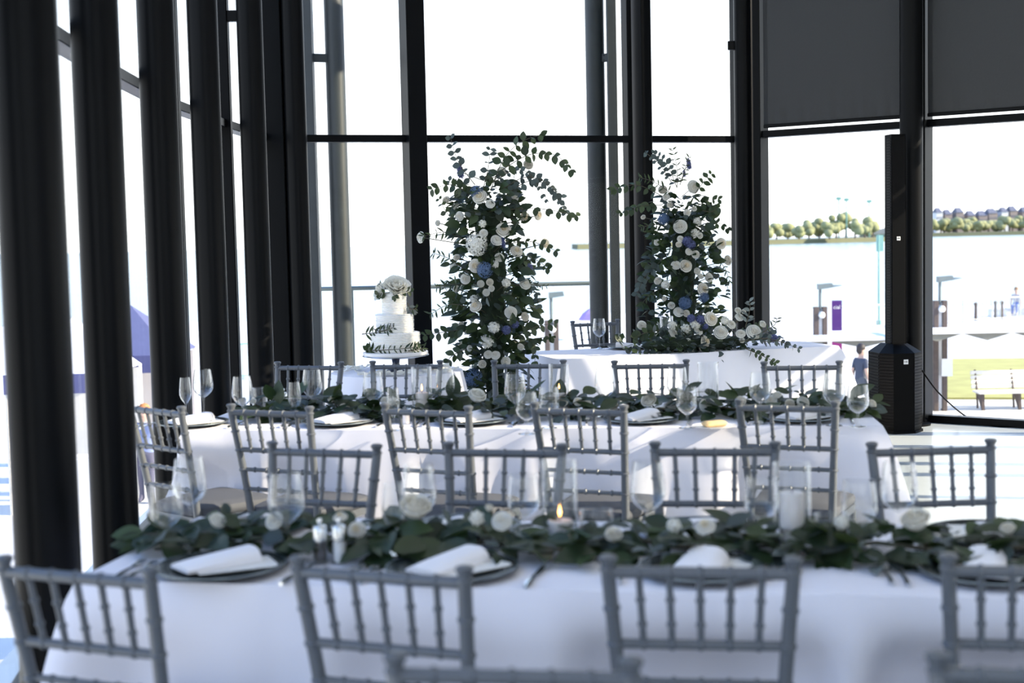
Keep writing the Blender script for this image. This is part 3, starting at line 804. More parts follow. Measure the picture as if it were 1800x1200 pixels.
P1B = [([(862, 335), (885, 280), (915, 250), (950, 237)], 'mid', .075, .7), ([(880, 300), (930, 272), (975, 272), (1004, 298)], 'mid', .07, .8), ([(880, 350), (930, 318), (970, 332), (992, 370)], 'euc', .055, .6),
       ([(880, 335), (920, 312), (955, 318), (985, 345)], 'euc', .055, .4), ([(860, 372), (940, 366), (1012, 378)], 'mid', .075, .8), ([(835, 325), (806, 285), (792, 243)], 'euc', .06, .2), ([(832, 345), (795, 325), (760, 332)], 'mid', .07, .3),
       ([(822, 425), (785, 408), (745, 415)], 'lance', .06, .3), ([(880, 432), (930, 424), (976, 440)], 'mid', .055, .3), ([(900, 470), (935, 455), (962, 470)], 'mid', .06, .4), ([(905, 500), (940, 512), (946, 535)], 'euc', .045, .5),
       ([(905, 500), (935, 500), (960, 503)], 'lance', .035, .1), ([(900, 595), (940, 575), (975, 568)], 'mid', .065, .5), ([(910, 610), (945, 595), (970, 592)], 'mid', .06, .8), ([(925, 590), (940, 610), (940, 635)], 'mid', .06, .6),
       ([(835, 575), (790, 582), (748, 588)], 'mid', .07, .4), ([(835, 555), (800, 528), (778, 500)], 'lance', .07, .1), ([(830, 540), (790, 535), (757, 552)], 'lance', .065, .2), ([(825, 480), (790, 455), (762, 445)], 'lance', .06, .2),
       ([(820, 500), (790, 500), (768, 505)], 'lance', .06, .2), ([(835, 605), (795, 625), (785, 640)], 'mid', .075, .5), ([(850, 330), (858, 295), (862, 262)], 'euc', .06, .3), ([(842, 350), (815, 335), (790, 318)], 'euc', .045, .3),
       ([(870, 320), (900, 300), (930, 305), (960, 350)], 'euc', .045, .6), ([(820, 400), (790, 380), (772, 350)], 'mid', .05, .3), ([(895, 540), (925, 525), (938, 508)], 'lance', .06, .2)]
floral_pillar('tall floral pillar of eucalyptus and white roses beside the cake table', 862, 9.45, 2.0,
              [(0.0, 0.0, .15), (0.62, 0.0, .16), (0.95, 0.01, .23), (1.35, 0.0, .25), (1.7, -0.02, .22), (1.9, 0.0, .16), (2.1, 0.02, .07)], P1F, P1B, 21, 1500)
P2F = [('r', 1219, 328, 13), ('r', 1196, 398, 14), ('c', 1268, 428, 11), ('c', 1206, 467, 12), ('r', 1188, 466, 10), ('c', 1236, 508, 12), ('b', 1245, 488, 9), ('b', 1165, 334, 9), ('r', 1171, 346, 8), ('b', 1178, 360, 6), ('r', 1208, 374, 7), ('b', 1220, 367, 5),
       ('s', 1226, 390, 9), ('b', 1131, 382, 5), ('r', 1196, 420, 7), ('b', 1193, 430, 6), ('s', 1222, 410, 9), ('b', 1230, 414, 6), ('r', 1211, 442, 7), ('r', 1223, 447, 8), ('b', 1278, 458, 10), ('b', 1157, 494, 8), ('s', 1170, 500, 9), ('b', 1225, 477, 7), ('b', 1231, 486, 6),
       ('r', 1193, 548, 10), ('b', 1206, 551, 7), ('b', 1168, 525, 5), ('b', 1180, 537, 7), ('b', 1155, 426, 6), ('h', 1167, 385, 11), ('h', 1204, 532, 12), ('h', 1237, 522, 10), ('t', 1208, 424, 10), ('t', 1215, 430, 9), ('d', 1211, 290, 8), ('d', 1203, 306, 5)]
P2B = [([(1190, 330), (1178, 300), (1165, 280), (1150, 270)], 'euc', .06, .3), ([(1180, 340), (1150, 320), (1125, 312)], 'lance', .06, .3), ([(1165, 345), (1120, 325), (1078, 332)], 'mid', .07, .7), ([(1165, 360), (1125, 362), (1092, 373)], 'mid', .07, .7),
       ([(1195, 325), (1205, 295), (1211, 275)], 'lance', .05, .1), ([(1222, 340), (1238, 318), (1250, 306)], 'mid', .07, .5), ([(1225, 362), (1245, 352), (1262, 350)], 'mid', .065, .4), ([(1235, 400), (1262, 392), (1280, 402)], 'mid', .055, .6),
       ([(1180, 320), (1160, 290), (1135, 268)], 'euc', .045, .3), ([(1165, 455), (1135, 485), (1120, 515)], 'euc', .07, .4), ([(1165, 505), (1140, 520), (1128, 535)], 'lance', .07, .3), ([(1245, 450), (1270, 465), (1283, 495)], 'lance', .05, .4),
       ([(1250, 480), (1275, 495), (1280, 515)], 'euc', .035, .4), ([(1170, 395), (1145, 395), (1128, 400)], 'lance', .06, .2), ([(1190, 330), (1190, 295), (1182, 262)], 'lance', .06, .1), ([(1235, 370), (1250, 372), (1262, 365)], 'mid', .06, .3)]
floral_pillar('tall floral pillar of greenery and white roses behind the head table', 1195, 11.35, 1.95,
              [(0.0, 0.0, .2), (0.7, 0.0, .27), (1.1, 0.02, .28), (1.45, 0.02, .26), (1.7, 0.03, .2), (1.9, 0.02, .14), (2.1, 0.0, .07)], P2F, P2B, 33, 1400)

# low arrangement on the head table's front edge
def low_arrangement():
    p0 = MH.inverted() @ atz(1262, 622, TZ)
    ctr = MH @ Vector((p0.x, -WH / 2 + 0.17, TZ))
    t = thing('low_centrepiece', 'low white rose and eucalyptus arrangement spilling over the head table edge', 'flower arrangement', T(ctr.x, ctr.y, ctr.z, AH))
    Mi = (T(ctr.x, ctr.y, ctr.z, AH)).inverted(); d = ctr.y
    MB().ball((0, 0, 0.05), (0.42, 0.11, 0.055), n=20, m=8).build('moss_base', MOSS, t, True)
    stems = MB(); leaves = []
    rnd = random.Random(5)
    for k in range(430):
        x = rnd.gauss(0, 0.27); x = max(-.58, min(.6, x)); e = math.sqrt(max(0.05, 1 - (x / .66) ** 2))
        g = rnd.uniform(0, 2 * PI); q = rnd.uniform(.4, 1)
        p = Vector((x, 0.14 * e * q * math.cos(g) - 0.02, 0.07 + 0.10 * e * q * math.sin(g)))
        p.z = max(0.012, p.z)
        out = Vector((x * 0.8 + rnd.uniform(-.6, .6), math.cos(g) - .3, math.sin(g) * .8 + .2))
        kind = rnd.choices(['salal', 'mid', 'euc', 'lance', 'dusty'], [2, 2, 4, 2, 2])[0]
        leaves.append((Matrix.Translation(p) @ orient(out + rvec() * .4, Vector((0, -.7, .7)), rnd.uniform(-.6, .6)) @ Matrix.Scale(rnd.uniform(.04, .07), 4), rnd.choice(LEAF[kind])))
    def Lp(x, y, dd): return Mi @ atd(x, y, d + dd)
    for pl, kind, size, droop in (([(1300, 600), (1350, 595), (1403, 612)], 'euc', .05, .5), ([(1250, 615), (1262, 630), (1258, 650)], 'euc', .055, .3), ([(1160, 612), (1130, 615), (1105, 620)], 'euc', .045, .2),
                                  ([(1185, 615), (1170, 628), (1160, 652)], 'mid', .055, .4), ([(1215, 620), (1225, 635), (1218, 644)], 'euc', .045, .4), ([(1310, 612), (1340, 625), (1362, 636)], 'mid', .05, .4), ([(1310, 575), (1318, 545), (1318, 530)], 'dusty', .06, .1),
                                  ([(1160, 580), (1135, 585), (1118, 592)], 'mid', .07, .3), ([(1330, 590), (1360, 572), (1366, 560)], 'lance', .05, .1), ([(1340, 600), (1370, 600), (1385, 606)], 'euc', .04, .4)):
        branch(t, stems, leaves, [Lp(x, y, -0.12 - 0.02 * i) for i, (x, y) in enumerate(pl)], kind, size, droop=droop)
    sm = d / FPX
    for kind, x, y, r in (('b', 1128, 572, 11), ('r', 1183, 586, 11), ('c', 1250, 560, 13), ('r', 1267, 584, 14), ('r', 1325, 583, 14), ('c', 1240, 600, 11), ('c', 1236, 610, 9), ('r', 1212, 602, 9), ('r', 1214, 615, 8), ('b', 1297, 546, 8), ('r', 1300, 557, 8), ('b', 1307, 548, 6),
                          ('s', 1222, 570, 10), ('r', 1285, 570, 10), ('r', 1302, 586, 9), ('b', 1340, 570, 9), ('b', 1304, 598, 7), ('s', 1205, 578, 10), ('s', 1182, 572, 9), ('t', 1231, 562, 9), ('t', 1183, 605, 9), ('d', 1240, 575, 6), ('t', 1360, 595, 8), ('s', 1274, 563, 8), ('r', 1228, 582, 8), ('t', 1215, 560, 8)):
        p = Lp(x, y, -0.10)
        me, nm = {'r': (ROSE[rnd.randrange(2)], 'rose'), 'c': (ROSE[2], 'cream_rose'), 'b': (BUD[0], 'rose_bud'), 's': (SMALL, 'spray_flower'), 't': (THIS, 'blue_thistle'), 'd': (SPIKE, 'blue_delphinium')}[kind]
        flower(t, nm, me, p, r * sm, Vector((rnd.uniform(-.5, .5), -1, rnd.uniform(.2, .9))))
        stems.tube([p, (p.x * .8, 0, 0.05)], 0.003, 5)
    stems.build('stems', STEM, t, True); lay_leaves(t, leaves, 280)
low_arrangement()

def garland(label, Mx, x0, x1, yc, roses, n, seed, leafs, nmax=290, width=0.13, height=0.09):
    t = thing('leaf_garland', label, 'garland', Mx, 'leaf garlands on the long tables')
    rnd = random.Random(seed); leaves = []; stems = MB()
    pts = [(x0 + (x1 - x0) * i / 40, yc + 0.02 * math.sin(i * 0.9), 0.03 + 0.008 * math.sin(i * 1.7)) for i in range(41)]
    stems.tube(pts, 0.006, 6); 
    for k in range(n):
        x = rnd.uniform(x0, x1); g = rnd.uniform(0, PI); q = rnd.uniform(.25, 1)
        taper = min(1, 0.45 + min(x - x0, x1 - x) / 0.3)
        p = Vector((x, yc + width * q * math.cos(g) * taper, 0.014 + height * q * math.sin(g) * taper))
        out = Vector((rnd.uniform(-1.2, 1.2), math.cos(g) * 1.0, math.sin(g) * rnd.uniform(-.2, .45)))
        kind = rnd.choices(['salal', 'mid', 'euc', 'lance', 'dusty'], leafs)[0]
        sz = {'salal': .105, 'mid': .085, 'euc': .065, 'lance': .1, 'dusty': .07}[kind] * rnd.uniform(.7, 1.2)
        dr = (out + rvec() * .3).normalized()
        if p.z + dr.z * sz < 0.008: dr.z = (0.010 - p.z) / sz
        leaves.append((Matrix.Translation(p) @ orient(dr, Vector((0, -.35, 1)), rnd.uniform(-.5, .5)) @ Matrix.Scale(sz, 4), rnd.choice(LEAF[kind])))
    Wi = Mx.inverted()
    for kind, wp, r, f in roses:
        p = Wi @ wp
        me, nm = {'r': (ROSE[rnd.randrange(2)], 'rose'), 'c': (ROSE[2], 'cream_rose'), 'b': (BUD[rnd.randrange(2)], 'rose_bud'), 's': (SMALL, 'spray_flower')}[kind]
        flower(t, nm, me, p, r * (1.35 if kind == 'b' else 1.1), f); stems.tube([p, (p.x + .03, yc, 0.03)], 0.003, 5)
    stems.build('stems', STEM, t, True); lay_leaves(t, leaves, nmax)
    return t
def on_axis(px, py, Mt, yl, z=None):
    """point on the vertical plane local y = yl of a table, seen at px, py"""
    Wi = Mt.inverted(); o = Wi @ Vector((0, 0, CAMH)); r = (Wi.to_3x3() @ ray(px, py)); k = (yl - o.y) / r.y
    return Mt @ (o + r * k)
G1Y = -0.03
M1G = M1 @ Matrix.Translation((0, 0, TZ)); M2G = M2 @ Matrix.Translation((0, 0, TZ))
ro1 = []
for kind, x, y, rp, f in (('b', 730, 893, 29, (0.25, -.4, 1)), ('b', 383, 917, 17, (.5, -.3, 1)), ('r', 482, 915, 17, (-.2, -1, .6)), ('c', 627, 931, 15, (.1, -1, .5)), ('s', 838, 910, 14, (0, -.6, 1)), ('r', 882, 915, 17, (0, -1, .7)), ('b', 1079, 941, 16, (0, -.8, .9)),
                          ('c', 1240, 925, 17, (-.2, -.7, 1)), ('s', 1185, 923, 13, (0, -.6, 1)), ('b', 1610, 916, 27, (-.3, -.4, 1)), ('b', 1772, 930, 14, (-.2, -.3, 1)), ('s', 1478, 918, 13, (0, -.6, 1)), ('c', 598, 908, 12, (0, -.5, 1)), ('b', 860, 893, 8, (.4, -.3, 1))):
    p = on_axis(x, y, M1, G1Y - 0.05); p.z = max(p.z, TZ + rp * 3.8 / FPX * .6); ro1.append((kind, p, rp * p.y / FPX, Vector(f)))
garland('thick leafy garland with white roses along the front table', M1G, -1.66, L1 / 2 + 0.1, G1Y, ro1, 760, 51, [5, 3, 1.6, 1, .6], width=0.14, height=0.065)
G2Y = -0.02
ro2 = []
for kind, x, y, rp, f in (('r', 604, 720, 12, (-.2, -1, .5)), ('b', 838, 697, 16, (.4, -.5, 1)), ('c', 527, 730, 10, (0, -1, .3)), ('b', 583, 702, 7, (0, -.5, 1)), ('r', 990, 706, 9, (0, -1, .6)), ('s', 1030, 708, 9, (0, -1, .6)), ('b', 1141, 705, 14, (-.3, -.8, .8)),
                          ('r', 1243, 712, 13, (0, -1, .3)), ('c', 1302, 704, 9, (0, -1, .6)), ('r', 1355, 704, 11, (0, -1, .5)), ('b', 1366, 695, 8, (0, -.6, 1)), ('r', 1412, 707, 11, (.3, -1, .4)), ('b', 1388, 710, 9, (0, -1, .3)), ('c', 1077, 712, 9, (0, -1, .5)),
                          ('b', 1092, 733, 7, (0, -1, .2)), ('b', 1532, 710, 9, (.6, -.4, .8)), ('s', 690, 705, 8, (0, -1, .8)), ('r', 676, 703, 7, (0, -1, .7)), ('b', 445, 705, 6, (0, -1, .8)), ('c', 1016, 705, 8, (0, -1, .8))):
    p = on_axis(x, y, M2, G2Y - 0.06); p.z = max(p.z, TZ + rp * 6.3 / FPX * .6); ro2.append((kind, p, rp * p.y / FPX, Vector(f)))
garland('leafy garland with white roses along the second table', M2G, -L2 / 2 + 0.12, L2 / 2 + 0.02, G2Y, ro2, 640, 52, [5, 3, 2, 1, .6], width=0.14, height=0.10)

# ------------------------------------------------------------------ table settings
def sq_napkin(w, l, h):
    """folded napkin laid as a soft long block, one end higher"""
    mb = MB(); nx, ny = 8, 6; vs = []; fs = []
    def top(u, v): return h * (0.55 + 0.45 * v) * (1 - 0.55 * abs(2 * u - 1) ** 4) * (1 - 0.25 * (1 - v) ** 6)
    for j in range(ny + 1):
        for i in range(nx + 1):
            u = i / nx; v = j / ny; vs.append(((u - .5) * w * (1 - .06 * v), (v - .5) * l, top(u, v)))
    n1 = len(vs)
    for j in range(ny + 1):
        for i in range(nx + 1):
            u = i / nx; v = j / ny; vs.append(((u - .5) * w, (v - .5) * l, 0))
    for j in range(ny):
        for i in range(nx):
            a = j * (nx + 1) + i; fs += [(a, a + 1, a + nx + 2, a + nx + 1), (n1 + a, n1 + a + nx + 1, n1 + a + nx + 2, n1 + a + 1)]
    per = [i for i in range(nx)] + [j * (nx + 1) + nx for j in range(ny)] + [ny * (nx + 1) + i for i in range(nx, 0, -1)] + [j * (nx + 1) for j in range(ny, 0, -1)]
    for k in range(len(per)):
        a, b = per[k], per[(k + 1) % len(per)]; fs.append((a, n1 + a, n1 + b, b))
    return mb.add(vs, fs).mesh('napkin', NAPKIN, True)
NAPM = sq_napkin(0.10, 0.20, 0.034); NAPM2 = sq_napkin(0.11, 0.13, 0.036)
CHM = MB().lathe([(0.02, 0.0), (0.11, 0.0), (0.118, 0.004), (0.160, 0.013), (0.163, 0.017), (0.160, 0.0185), (0.122, 0.0095), (0.11, 0.007), (0.01, 0.0068)], 56).mesh('charger_plate', CHARGER, True)
RIMM = MB().lathe([(0.1600, 0.0180), (0.1636, 0.0186), (0.1640, 0.0165), (0.1628, 0.0145)], 56, cap=False).mesh('rim', mat('pewter_rim', (0.22, 0.26, 0.28), 0.3, metal=0.6, var=0.1), True)
CARDM = MB().box((0, 0, 0.0015), (0.125, 0.20, 0.002)).mesh('menu_card', CARD)
def fork_mesh():
    mb = MB()
    mb.tube([(0, -0.10, 0.003), (0, -0.05, 0.005), (0, 0.02, 0.004), (0, 0.045, 0.004)], [0.006, 0.005, 0.003, 0.004], 6)
    mb.box((0, 0.055, 0.004), (0.022, 0.022, 0.0025), bev=0.0008)
    for k in range(4): mb.box((-0.009 + 0.006 * k, 0.086, 0.0045), (0.0034, 0.045, 0.002))
    return mb.mesh('fork', STEEL, True)
def knife_mesh():
    mb = MB(); mb.tube([(0, -0.11, 0.004), (0, -0.08, 0.005), (0, 0.0, 0.004)], [0.006, 0.007, 0.004], 6)
    mb.prism([(-0.004, 0.0), (0.008, 0.0), (0.010, 0.06), (0.004, 0.115), (-0.004, 0.10)], 0.003, 0.0048)
    return mb.mesh('knife', STEEL, True)
FORK = fork_mesh(); KNIFE = knife_mesh()
ordn = ('first', 'second', 'third', 'fourth', 'fifth', 'sixth')
def single(name, me, Mx, label, cat, group=None):
    o = put(name, me); o.matrix_world = Mx; return tag(o, label, cat, group)
def setting(p, rz, where, i, side, tname, nap_rot=0.0, cut=True, upright=False):
    wh = '%s side of the %s, %s from the columns' % (side, tname, ordn[i])
    z = p.z
    pl = thing('charger_plate', 'dark slate charger plate, ' + wh, 'plate', T(p.x, p.y, z, rz), 'charger plates'); put('plate_body', CHM, pl); put('rim', RIMM, pl)
    q = Vector((p.x, p.y, z + 0.0125))
    single('menu_card', CARDM, T(q.x, q.y, q.z, rz) @ T(0.035, 0.005, 0, nap_rot - 0.25), 'cream menu card under napkin, ' + wh, 'card', 'menu cards')
    single('folded_napkin', NAPM2 if upright else NAPM, T(q.x, q.y, q.z + 0.0035, rz) @ T(-0.01, 0.0, 0, nap_rot), 'white folded napkin, ' + wh, 'napkin', 'folded napkins')
    if cut:
        for k, dx in enumerate((-0.235, -0.20)):
            single('fork', FORK, T(p.x, p.y, z + 0.001, rz) @ T(dx, -0.02 - 0.01 * k, 0, 0.05), ('outer' if k == 0 else 'inner') + ' steel fork, ' + wh, 'fork', 'steel forks')
        single('knife', KNIFE, T(p.x, p.y, z + 0.001, rz) @ T(0.21, -0.03, 0, -0.06), 'steel knife, ' + wh, 'knife', 'steel knives')
for i, (x, y, nr, up) in enumerate(((388, 1003, -0.75, False), (795, 1006, -0.5, False), (1240, 1006, -0.2, True), (1738, 1010, -0.2, False))):
    setting(atz(x, y, TZ + 0.003), A1, '', i, 'near', 'front table', nr, True, up)
for i, (x, y) in enumerate(((432, 938), (820, 930), (1232, 922), (1722, 928))):
    p = M1.inverted() @ atz(x, y, TZ); p.y = min(W1 / 2 - 0.175, p.y); p = M1 @ Vector((p.x, W1 / 2 - 0.175, TZ + 0.003))
    setting(p, A1 + PI, '', i, 'far', 'front table', 0.2, False, True)
for i, (x, y) in enumerate(((345, 744), (590, 747), (822, 749), (1125, 749), (1415, 748))):
    p = M2.inverted() @ atz(x, y, TZ + 0.003); p = M2 @ Vector((p.x, -W2 / 2 + 0.175, TZ + 0.003))
    setting(p, A2, '', i, 'near', 'second table', -0.65, True, False)
for i, (x, y) in enumerate(((630, 712), (770, 712), (950, 710), (1180, 705), (1420, 702))):
    p = M2.inverted() @ atz(x, y, TZ); p = M2 @ Vector((p.x, W2 / 2 - 0.175, TZ + 0.003))
    setting(p, A2 + PI, '', i, 'far', 'second table', 0.2, False, True)

def wine_glass(h, rb, stem, foot, rim, name):
    """thin-walled stemmed glass, outside and inside profile"""
    mb = MB(); hb = h - stem
    outer = [(0.001, 0.0), (foot, 0.0), (foot, 0.002), (foot * .5, 0.005), (0.006, 0.012), (0.0035, 0.025), (0.0033, stem * .8), (0.005, stem - 0.004)]
    bowl = []
    for k in range(9):
        t = k / 8; r = rb * math.sin(min(1, t / 0.45) * PI / 2) ** 0.8 if t < 0.45 else rb + (rim - rb) * ((t - .45) / .55) ** 1.4
        bowl.append((max(r, 0.006), stem + hb * (t ** 1.15)))
    inner = [(max(0.001, r - 0.0012), z + (0.003 if i == 0 else 0)) for i, (r, z) in enumerate(bowl)]
    mb.lathe(outer + bowl + inner[::-1] + [(0.0005, stem + 0.004)], 28, cap=True)
    return mb.mesh(name, GLASS, True)
def tumbler(h, r, name, base=0.006, m=GLASS):
    return MB().lathe([(r * .96, 0.0), (r, 0.004), (r, h), (r - 0.002, h + 0.001), (r - 0.0028, h - 0.001), (r - 0.003, base), (0.001, base)], 32).mesh(name, m, True)
GW = wine_glass(0.22, 0.048, 0.085, 0.036, 0.038, 'wine_glass'); GG = wine_glass(0.175, 0.046, 0.055, 0.036, 0.040, 'water_goblet'); GFl = wine_glass(0.185, 0.030, 0.06, 0.030, 0.023, 'flute_glass')
GTU = tumbler(0.11, 0.037, 'tumbler'); CYL = tumbler(0.235, 0.047, 'candle_cylinder'); CYS = tumbler(0.11, 0.044, 'short_candle_cylinder')
KG = {'W': (GW, 'wine_glass', 'tall clear wine glass', 0.22), 'G': (GG, 'water_goblet', 'short clear water goblet', 0.175), 'F': (GFl, 'flute_glass', 'narrow clear flute glass', 0.185), 'T': (GTU, 'tumbler', 'clear tumbler', 0.11)}
def glass(kind, x, ytop, where, group):
    me, nm, lb, h = KG[kind]; p = atz(x, ytop, TZ + h)
    single(nm, me, T(p.x, p.y, TZ + 0.002), '%s %s' % (lb, where), 'glass', group)
g1 = (('W', 332, 806, 'at the columns end of the front table behind the leaves'), ('G', 290, 852, 'at the columns end of the front table, outermost'), ('W', 502, 832, 'beside the salt and pepper on the front table'), ('F', 690, 850, 'beside the large white rose on the front table'),
      ('W', 735, 818, 'behind the large white rose on the front table'), ('G', 920, 836, 'next to the lit candle cylinder on the front table'), ('W', 1138, 812, 'right of the lit candle cylinder on the front table'), ('G', 1338, 838, 'before the tall unlit candle cylinder on the front table'),
      ('G', 1510, 846, 'between unlit candle and big rose on the front table'), ('W', 1580, 812, 'behind the second big rose on the front table'))
for k, x, y, wv in g1: glass(k, x, y, wv, 'glasses on the front table')
g2 = (('F', 325, 664, 'outermost at the columns end of the second table'), ('W', 356, 650, 'behind the outermost flute on the second table'), ('W', 425, 662, 'before the third column on the second table'), ('T', 456, 682, 'beside the shakers on the second table'),
      ('F', 517, 672, 'next to the shakers on the second table'), ('W', 548, 650, 'before the first far chair of the second table'), ('W', 655, 655, 'before the cake cloth on the second table'), ('F', 690, 682, 'before the cake table on the second table'),
      ('W', 782, 650, 'beside the pillar candle cylinder on the second table'), ('W', 905, 657, 'before the foot of the floral pillar on the second table'), ('G', 925, 690, 'among the leaves below the floral pillar on the second table'), ('W', 1063, 648, 'before the head table cloth, second table middle'),
      ('W', 1190, 646, 'before the fourth far chair of the second table'), ('W', 1336, 655, 'before the fifth far chair of the second table'), ('W', 1466, 657, 'near the loudspeaker end of the second table'))
for k, x, y, wv in g2: glass(k, x, y, wv, 'glasses on the second table')
for x, yb, wv in ((1208, 752, 'standing clear of the leaves on the second table'), (1508, 750, 'at the loudspeaker end of the second table'), (966, 752, 'at the third setting edge of the second table')):
    p = atz(x, yb, TZ + 0.002); single('water_goblet', GG, T(p.x, p.y, TZ + 0.002), 'short clear water goblet ' + wv, 'glass', 'glasses on the second table')
def candle(x, d_or_y, Mt, yl, r, h, label, lit, cyl=None, cl=None):
    p = on_axis(x, d_or_y, Mt, yl); p.z = TZ + 0.002
    if cyl is not None: single('candle_cylinder', cyl, T(p.x, p.y, p.z), cl, 'candle holder', 'glass candle cylinders'); p.z += 0.008
    t = thing('pillar_candle', label, 'candle', T(p.x, p.y, p.z), 'white candles')
    MB().lathe([(r, 0.0), (r, h - 0.004), (r - 0.004, h), (r * .6, h - 0.003), (0.002, h - 0.004)], 24).build('wax', WAX, t, True)
    MB().tube([(0, 0, h - 0.005), (0.001, 0, h + 0.012)], 0.0012, 5).build('wick', WICK, t)
    if lit: MB().lathe([(0.0005, h + 0.008), (0.0035, h + 0.014), (0.0045, h + 0.02), (0.002, h + 0.032), (0.0003, h + 0.04)], 10).build('flame', FLAME, t, True)
candle(984, 900, M1, 0.02, 0.034, 0.07, 'short white lit candle in a cylinder on the front table', True, CYL, 'tall clear glass cylinder round the lit candle on the front table')
candle(1392, 900, M1, -0.01, 0.031, 0.155, 'tall white unlit candle in a cylinder on the front table', False, CYL, 'tall clear glass cylinder round the unlit candle on the front table')
candle(1048, 900, M1, -0.01, 0.030, 0.03, 'low white candle in a short glass beside the lit cylinder', False, CYS, 'short clear glass cylinder beside the lit candle on the front table')
candle(1462, 900, M1, -0.03, 0.030, 0.03, 'low white candle in a short glass beside the unlit cylinder', False, CYS, 'short clear glass cylinder beside the unlit candle on the front table')
candle(742, 705, M2, -0.03, 0.030, 0.11, 'white lit candle before the cake table', True, CYL, 'tall clear glass cylinder before the cake table')
candle(983, 700, M2, 0.02, 0.034, 0.10, 'white lit candle before the floral pillar', True, CYL, 'tall clear glass cylinder before the floral pillar')
candle(1245, 700, M2, 0.02, 0.032, 0.06, 'white candle in the cylinder before the low flower arrangement', False, CYL, 'clear glass cylinder before the low flower arrangement')
candle(714, 735, M2, -0.22, 0.016, 0.05, 'small white candle among the second table settings', False)
def shaker(x, yb, fill, label, Mt=None):
    p = atz(x, yb, TZ + 0.002); t = thing('shaker', label, 'shaker', T(p.x, p.y, p.z), 'salt and pepper shakers')
    MB().lathe([(0.020, 0.0), (0.021, 0.003), (0.018, 0.062), (0.0165, 0.062), (0.0175, 0.006), (0.001, 0.006)], 20).build('glass_body', GLASS, t, True)
    MB().lathe([(0.0165, 0.007), (0.0158, 0.055), (0.001, 0.056)], 18).build('contents', fill, t, True)
    MB().lathe([(0.0195, 0.058), (0.0195, 0.088), (0.016, 0.096), (0.004, 0.099), (0.004, 0.102), (0.0075, 0.107), (0.0065, 0.114), (0.001, 0.116)], 20).build('metal_cap', STEEL, t, True)
shaker(564, 989, PEPPER, 'pepper shaker with steel cap on the front table')
shaker(597, 988, SALT, 'salt shaker with steel cap on the front table')
shaker(482, 724, PEPPER, 'pepper shaker with steel cap on the second table'); shaker(499, 724, SALT, 'salt shaker with steel cap on the second table')
p = atz(1256, 752, TZ + 0.003)
bp = single('side_plate', MB().lathe([(0.05, 0.0), (0.06, 0.003), (0.092, 0.010), (0.093, 0.012), (0.06, 0.006), (0.001, 0.005)], 40).mesh('side_plate', PORC, True), T(p.x, p.y, p.z), 'small white plate between the fourth and fifth settings of the second table', 'plate')
single('bread_slice', MB().box((0, 0, 0.012), (0.10, 0.06, 0.022), bev=0.008).mesh('bread_slice', mat('bread', (0.62, 0.46, 0.24), 0.8, var=0.2, vscale=60, bump=0.2), True), T(p.x, p.y, p.z + 0.007, 0.3), 'pale bread slice on the small white plate', 'bread')
# head table things
p = atz(1054, 613, TZ + 0.002); single('wine_glass', GW, T(p.x, p.y, TZ + 0.002), 'tall clear wine glass on the head table beside the low flowers', 'glass')
p = atz(1108, 612, TZ + 0.003)
pl = thing('charger_plate', 'dark slate charger plate on the head table', 'plate', T(p.x, p.y, p.z, AH), 'charger plates'); put('plate_body', CHM, pl); put('rim', RIMM, pl)
single('folded_napkin', NAPM, T(p.x, p.y, p.z + 0.011, AH + 1.0), 'white folded napkin on the head table charger', 'napkin', 'folded napkins')
for x, y, lb in ((1172, 606, 'clear glass cylinder in the low flowers on the head table'),):
    p = on_axis(x, 600, MH, -0.02); single('candle_cylinder', CYL, T(p.x, p.y, TZ + 0.002), lb, 'candle holder', 'glass candle cylinders')

# ------------------------------------------------------------------ cake
pk = MCK @ Vector((0.0, -0.02, TZ + 0.002)); _k = atd(696, 640, pk.y); pk.x = _k.x
sm = pk.y / FPX
st = thing('cake_stand', 'white cake stand with dark pedestal on the round table', 'cake stand', T(pk.x, pk.y, pk.z))
MB().lathe([(0.070, 0.0), (0.066, 0.008), (0.030, 0.022), (0.022, 0.05), (0.026, 0.075), (0.036, 0.086), (0.001, 0.087)], 28).build('pedestal', NAVY, st, True)
MB().lathe([(0.036, 0.082), (0.150, 0.088), (0.198, 0.098), (0.203, 0.104), (0.203, 0.122), (0.198, 0.124), (0.001, 0.122)], 56).build('plate', PORC, st, True)
MB().lathe([(0.150, 0.0865), (0.206, 0.0965), (0.2075, 0.101), (0.2035, 0.104)], 56, cap=False).build('steel_edge', STEEL, st, True)
ck = thing('wedding_cake', 'three tier white buttercream cake with combed sides and green leaves', 'cake', T(pk.x, pk.y, pk.z + 0.1245))
def tier(r, z0, z1):
    prof = [(r * .98, z0)]; n = int((z1 - z0) / 0.0105); 
    for k in range(n):
        a = z0 + (z1 - z0) * (k + .15) / n; b = z0 + (z1 - z0) * (k + .6) / n; c = z0 + (z1 - z0) * (k + .95) / n
        wob = 0.0012 * math.sin(k * 2.3)
        prof += [(r - 0.0035 + wob, a), (r + 0.002 + wob, b), (r - 0.001 + wob, c)]
    prof += [(r - 0.002, z1), (r - 0.012, z1 + 0.003), (0.001, z1 + 0.003)]
    MB().lathe(prof, 48).build('tier', CAKEM, ck, True)
tier(0.155, 0.0, 0.118); tier(0.118, 0.121, 0.232); tier(0.077, 0.235, 0.365)
rnd = random.Random(4); leaves = []; stems = MB()
def sprig(pts, size, kind='lance', dens=0.02):
    branch(ck, stems, leaves, pts, kind, size, step=dens, droop=0.1)
def ring_pts(r, a0, a1, z0, z1, n=6): return [(r * math.cos(R(a0 + (a1 - a0) * i / n)), r * math.sin(R(a0 + (a1 - a0) * i / n)), z0 + (z1 - z0) * i / n) for i in range(n + 1)]
sprig(ring_pts(0.168, 190, 345, 0.012, 0.035, 10), 0.055, 'lance', 0.03)
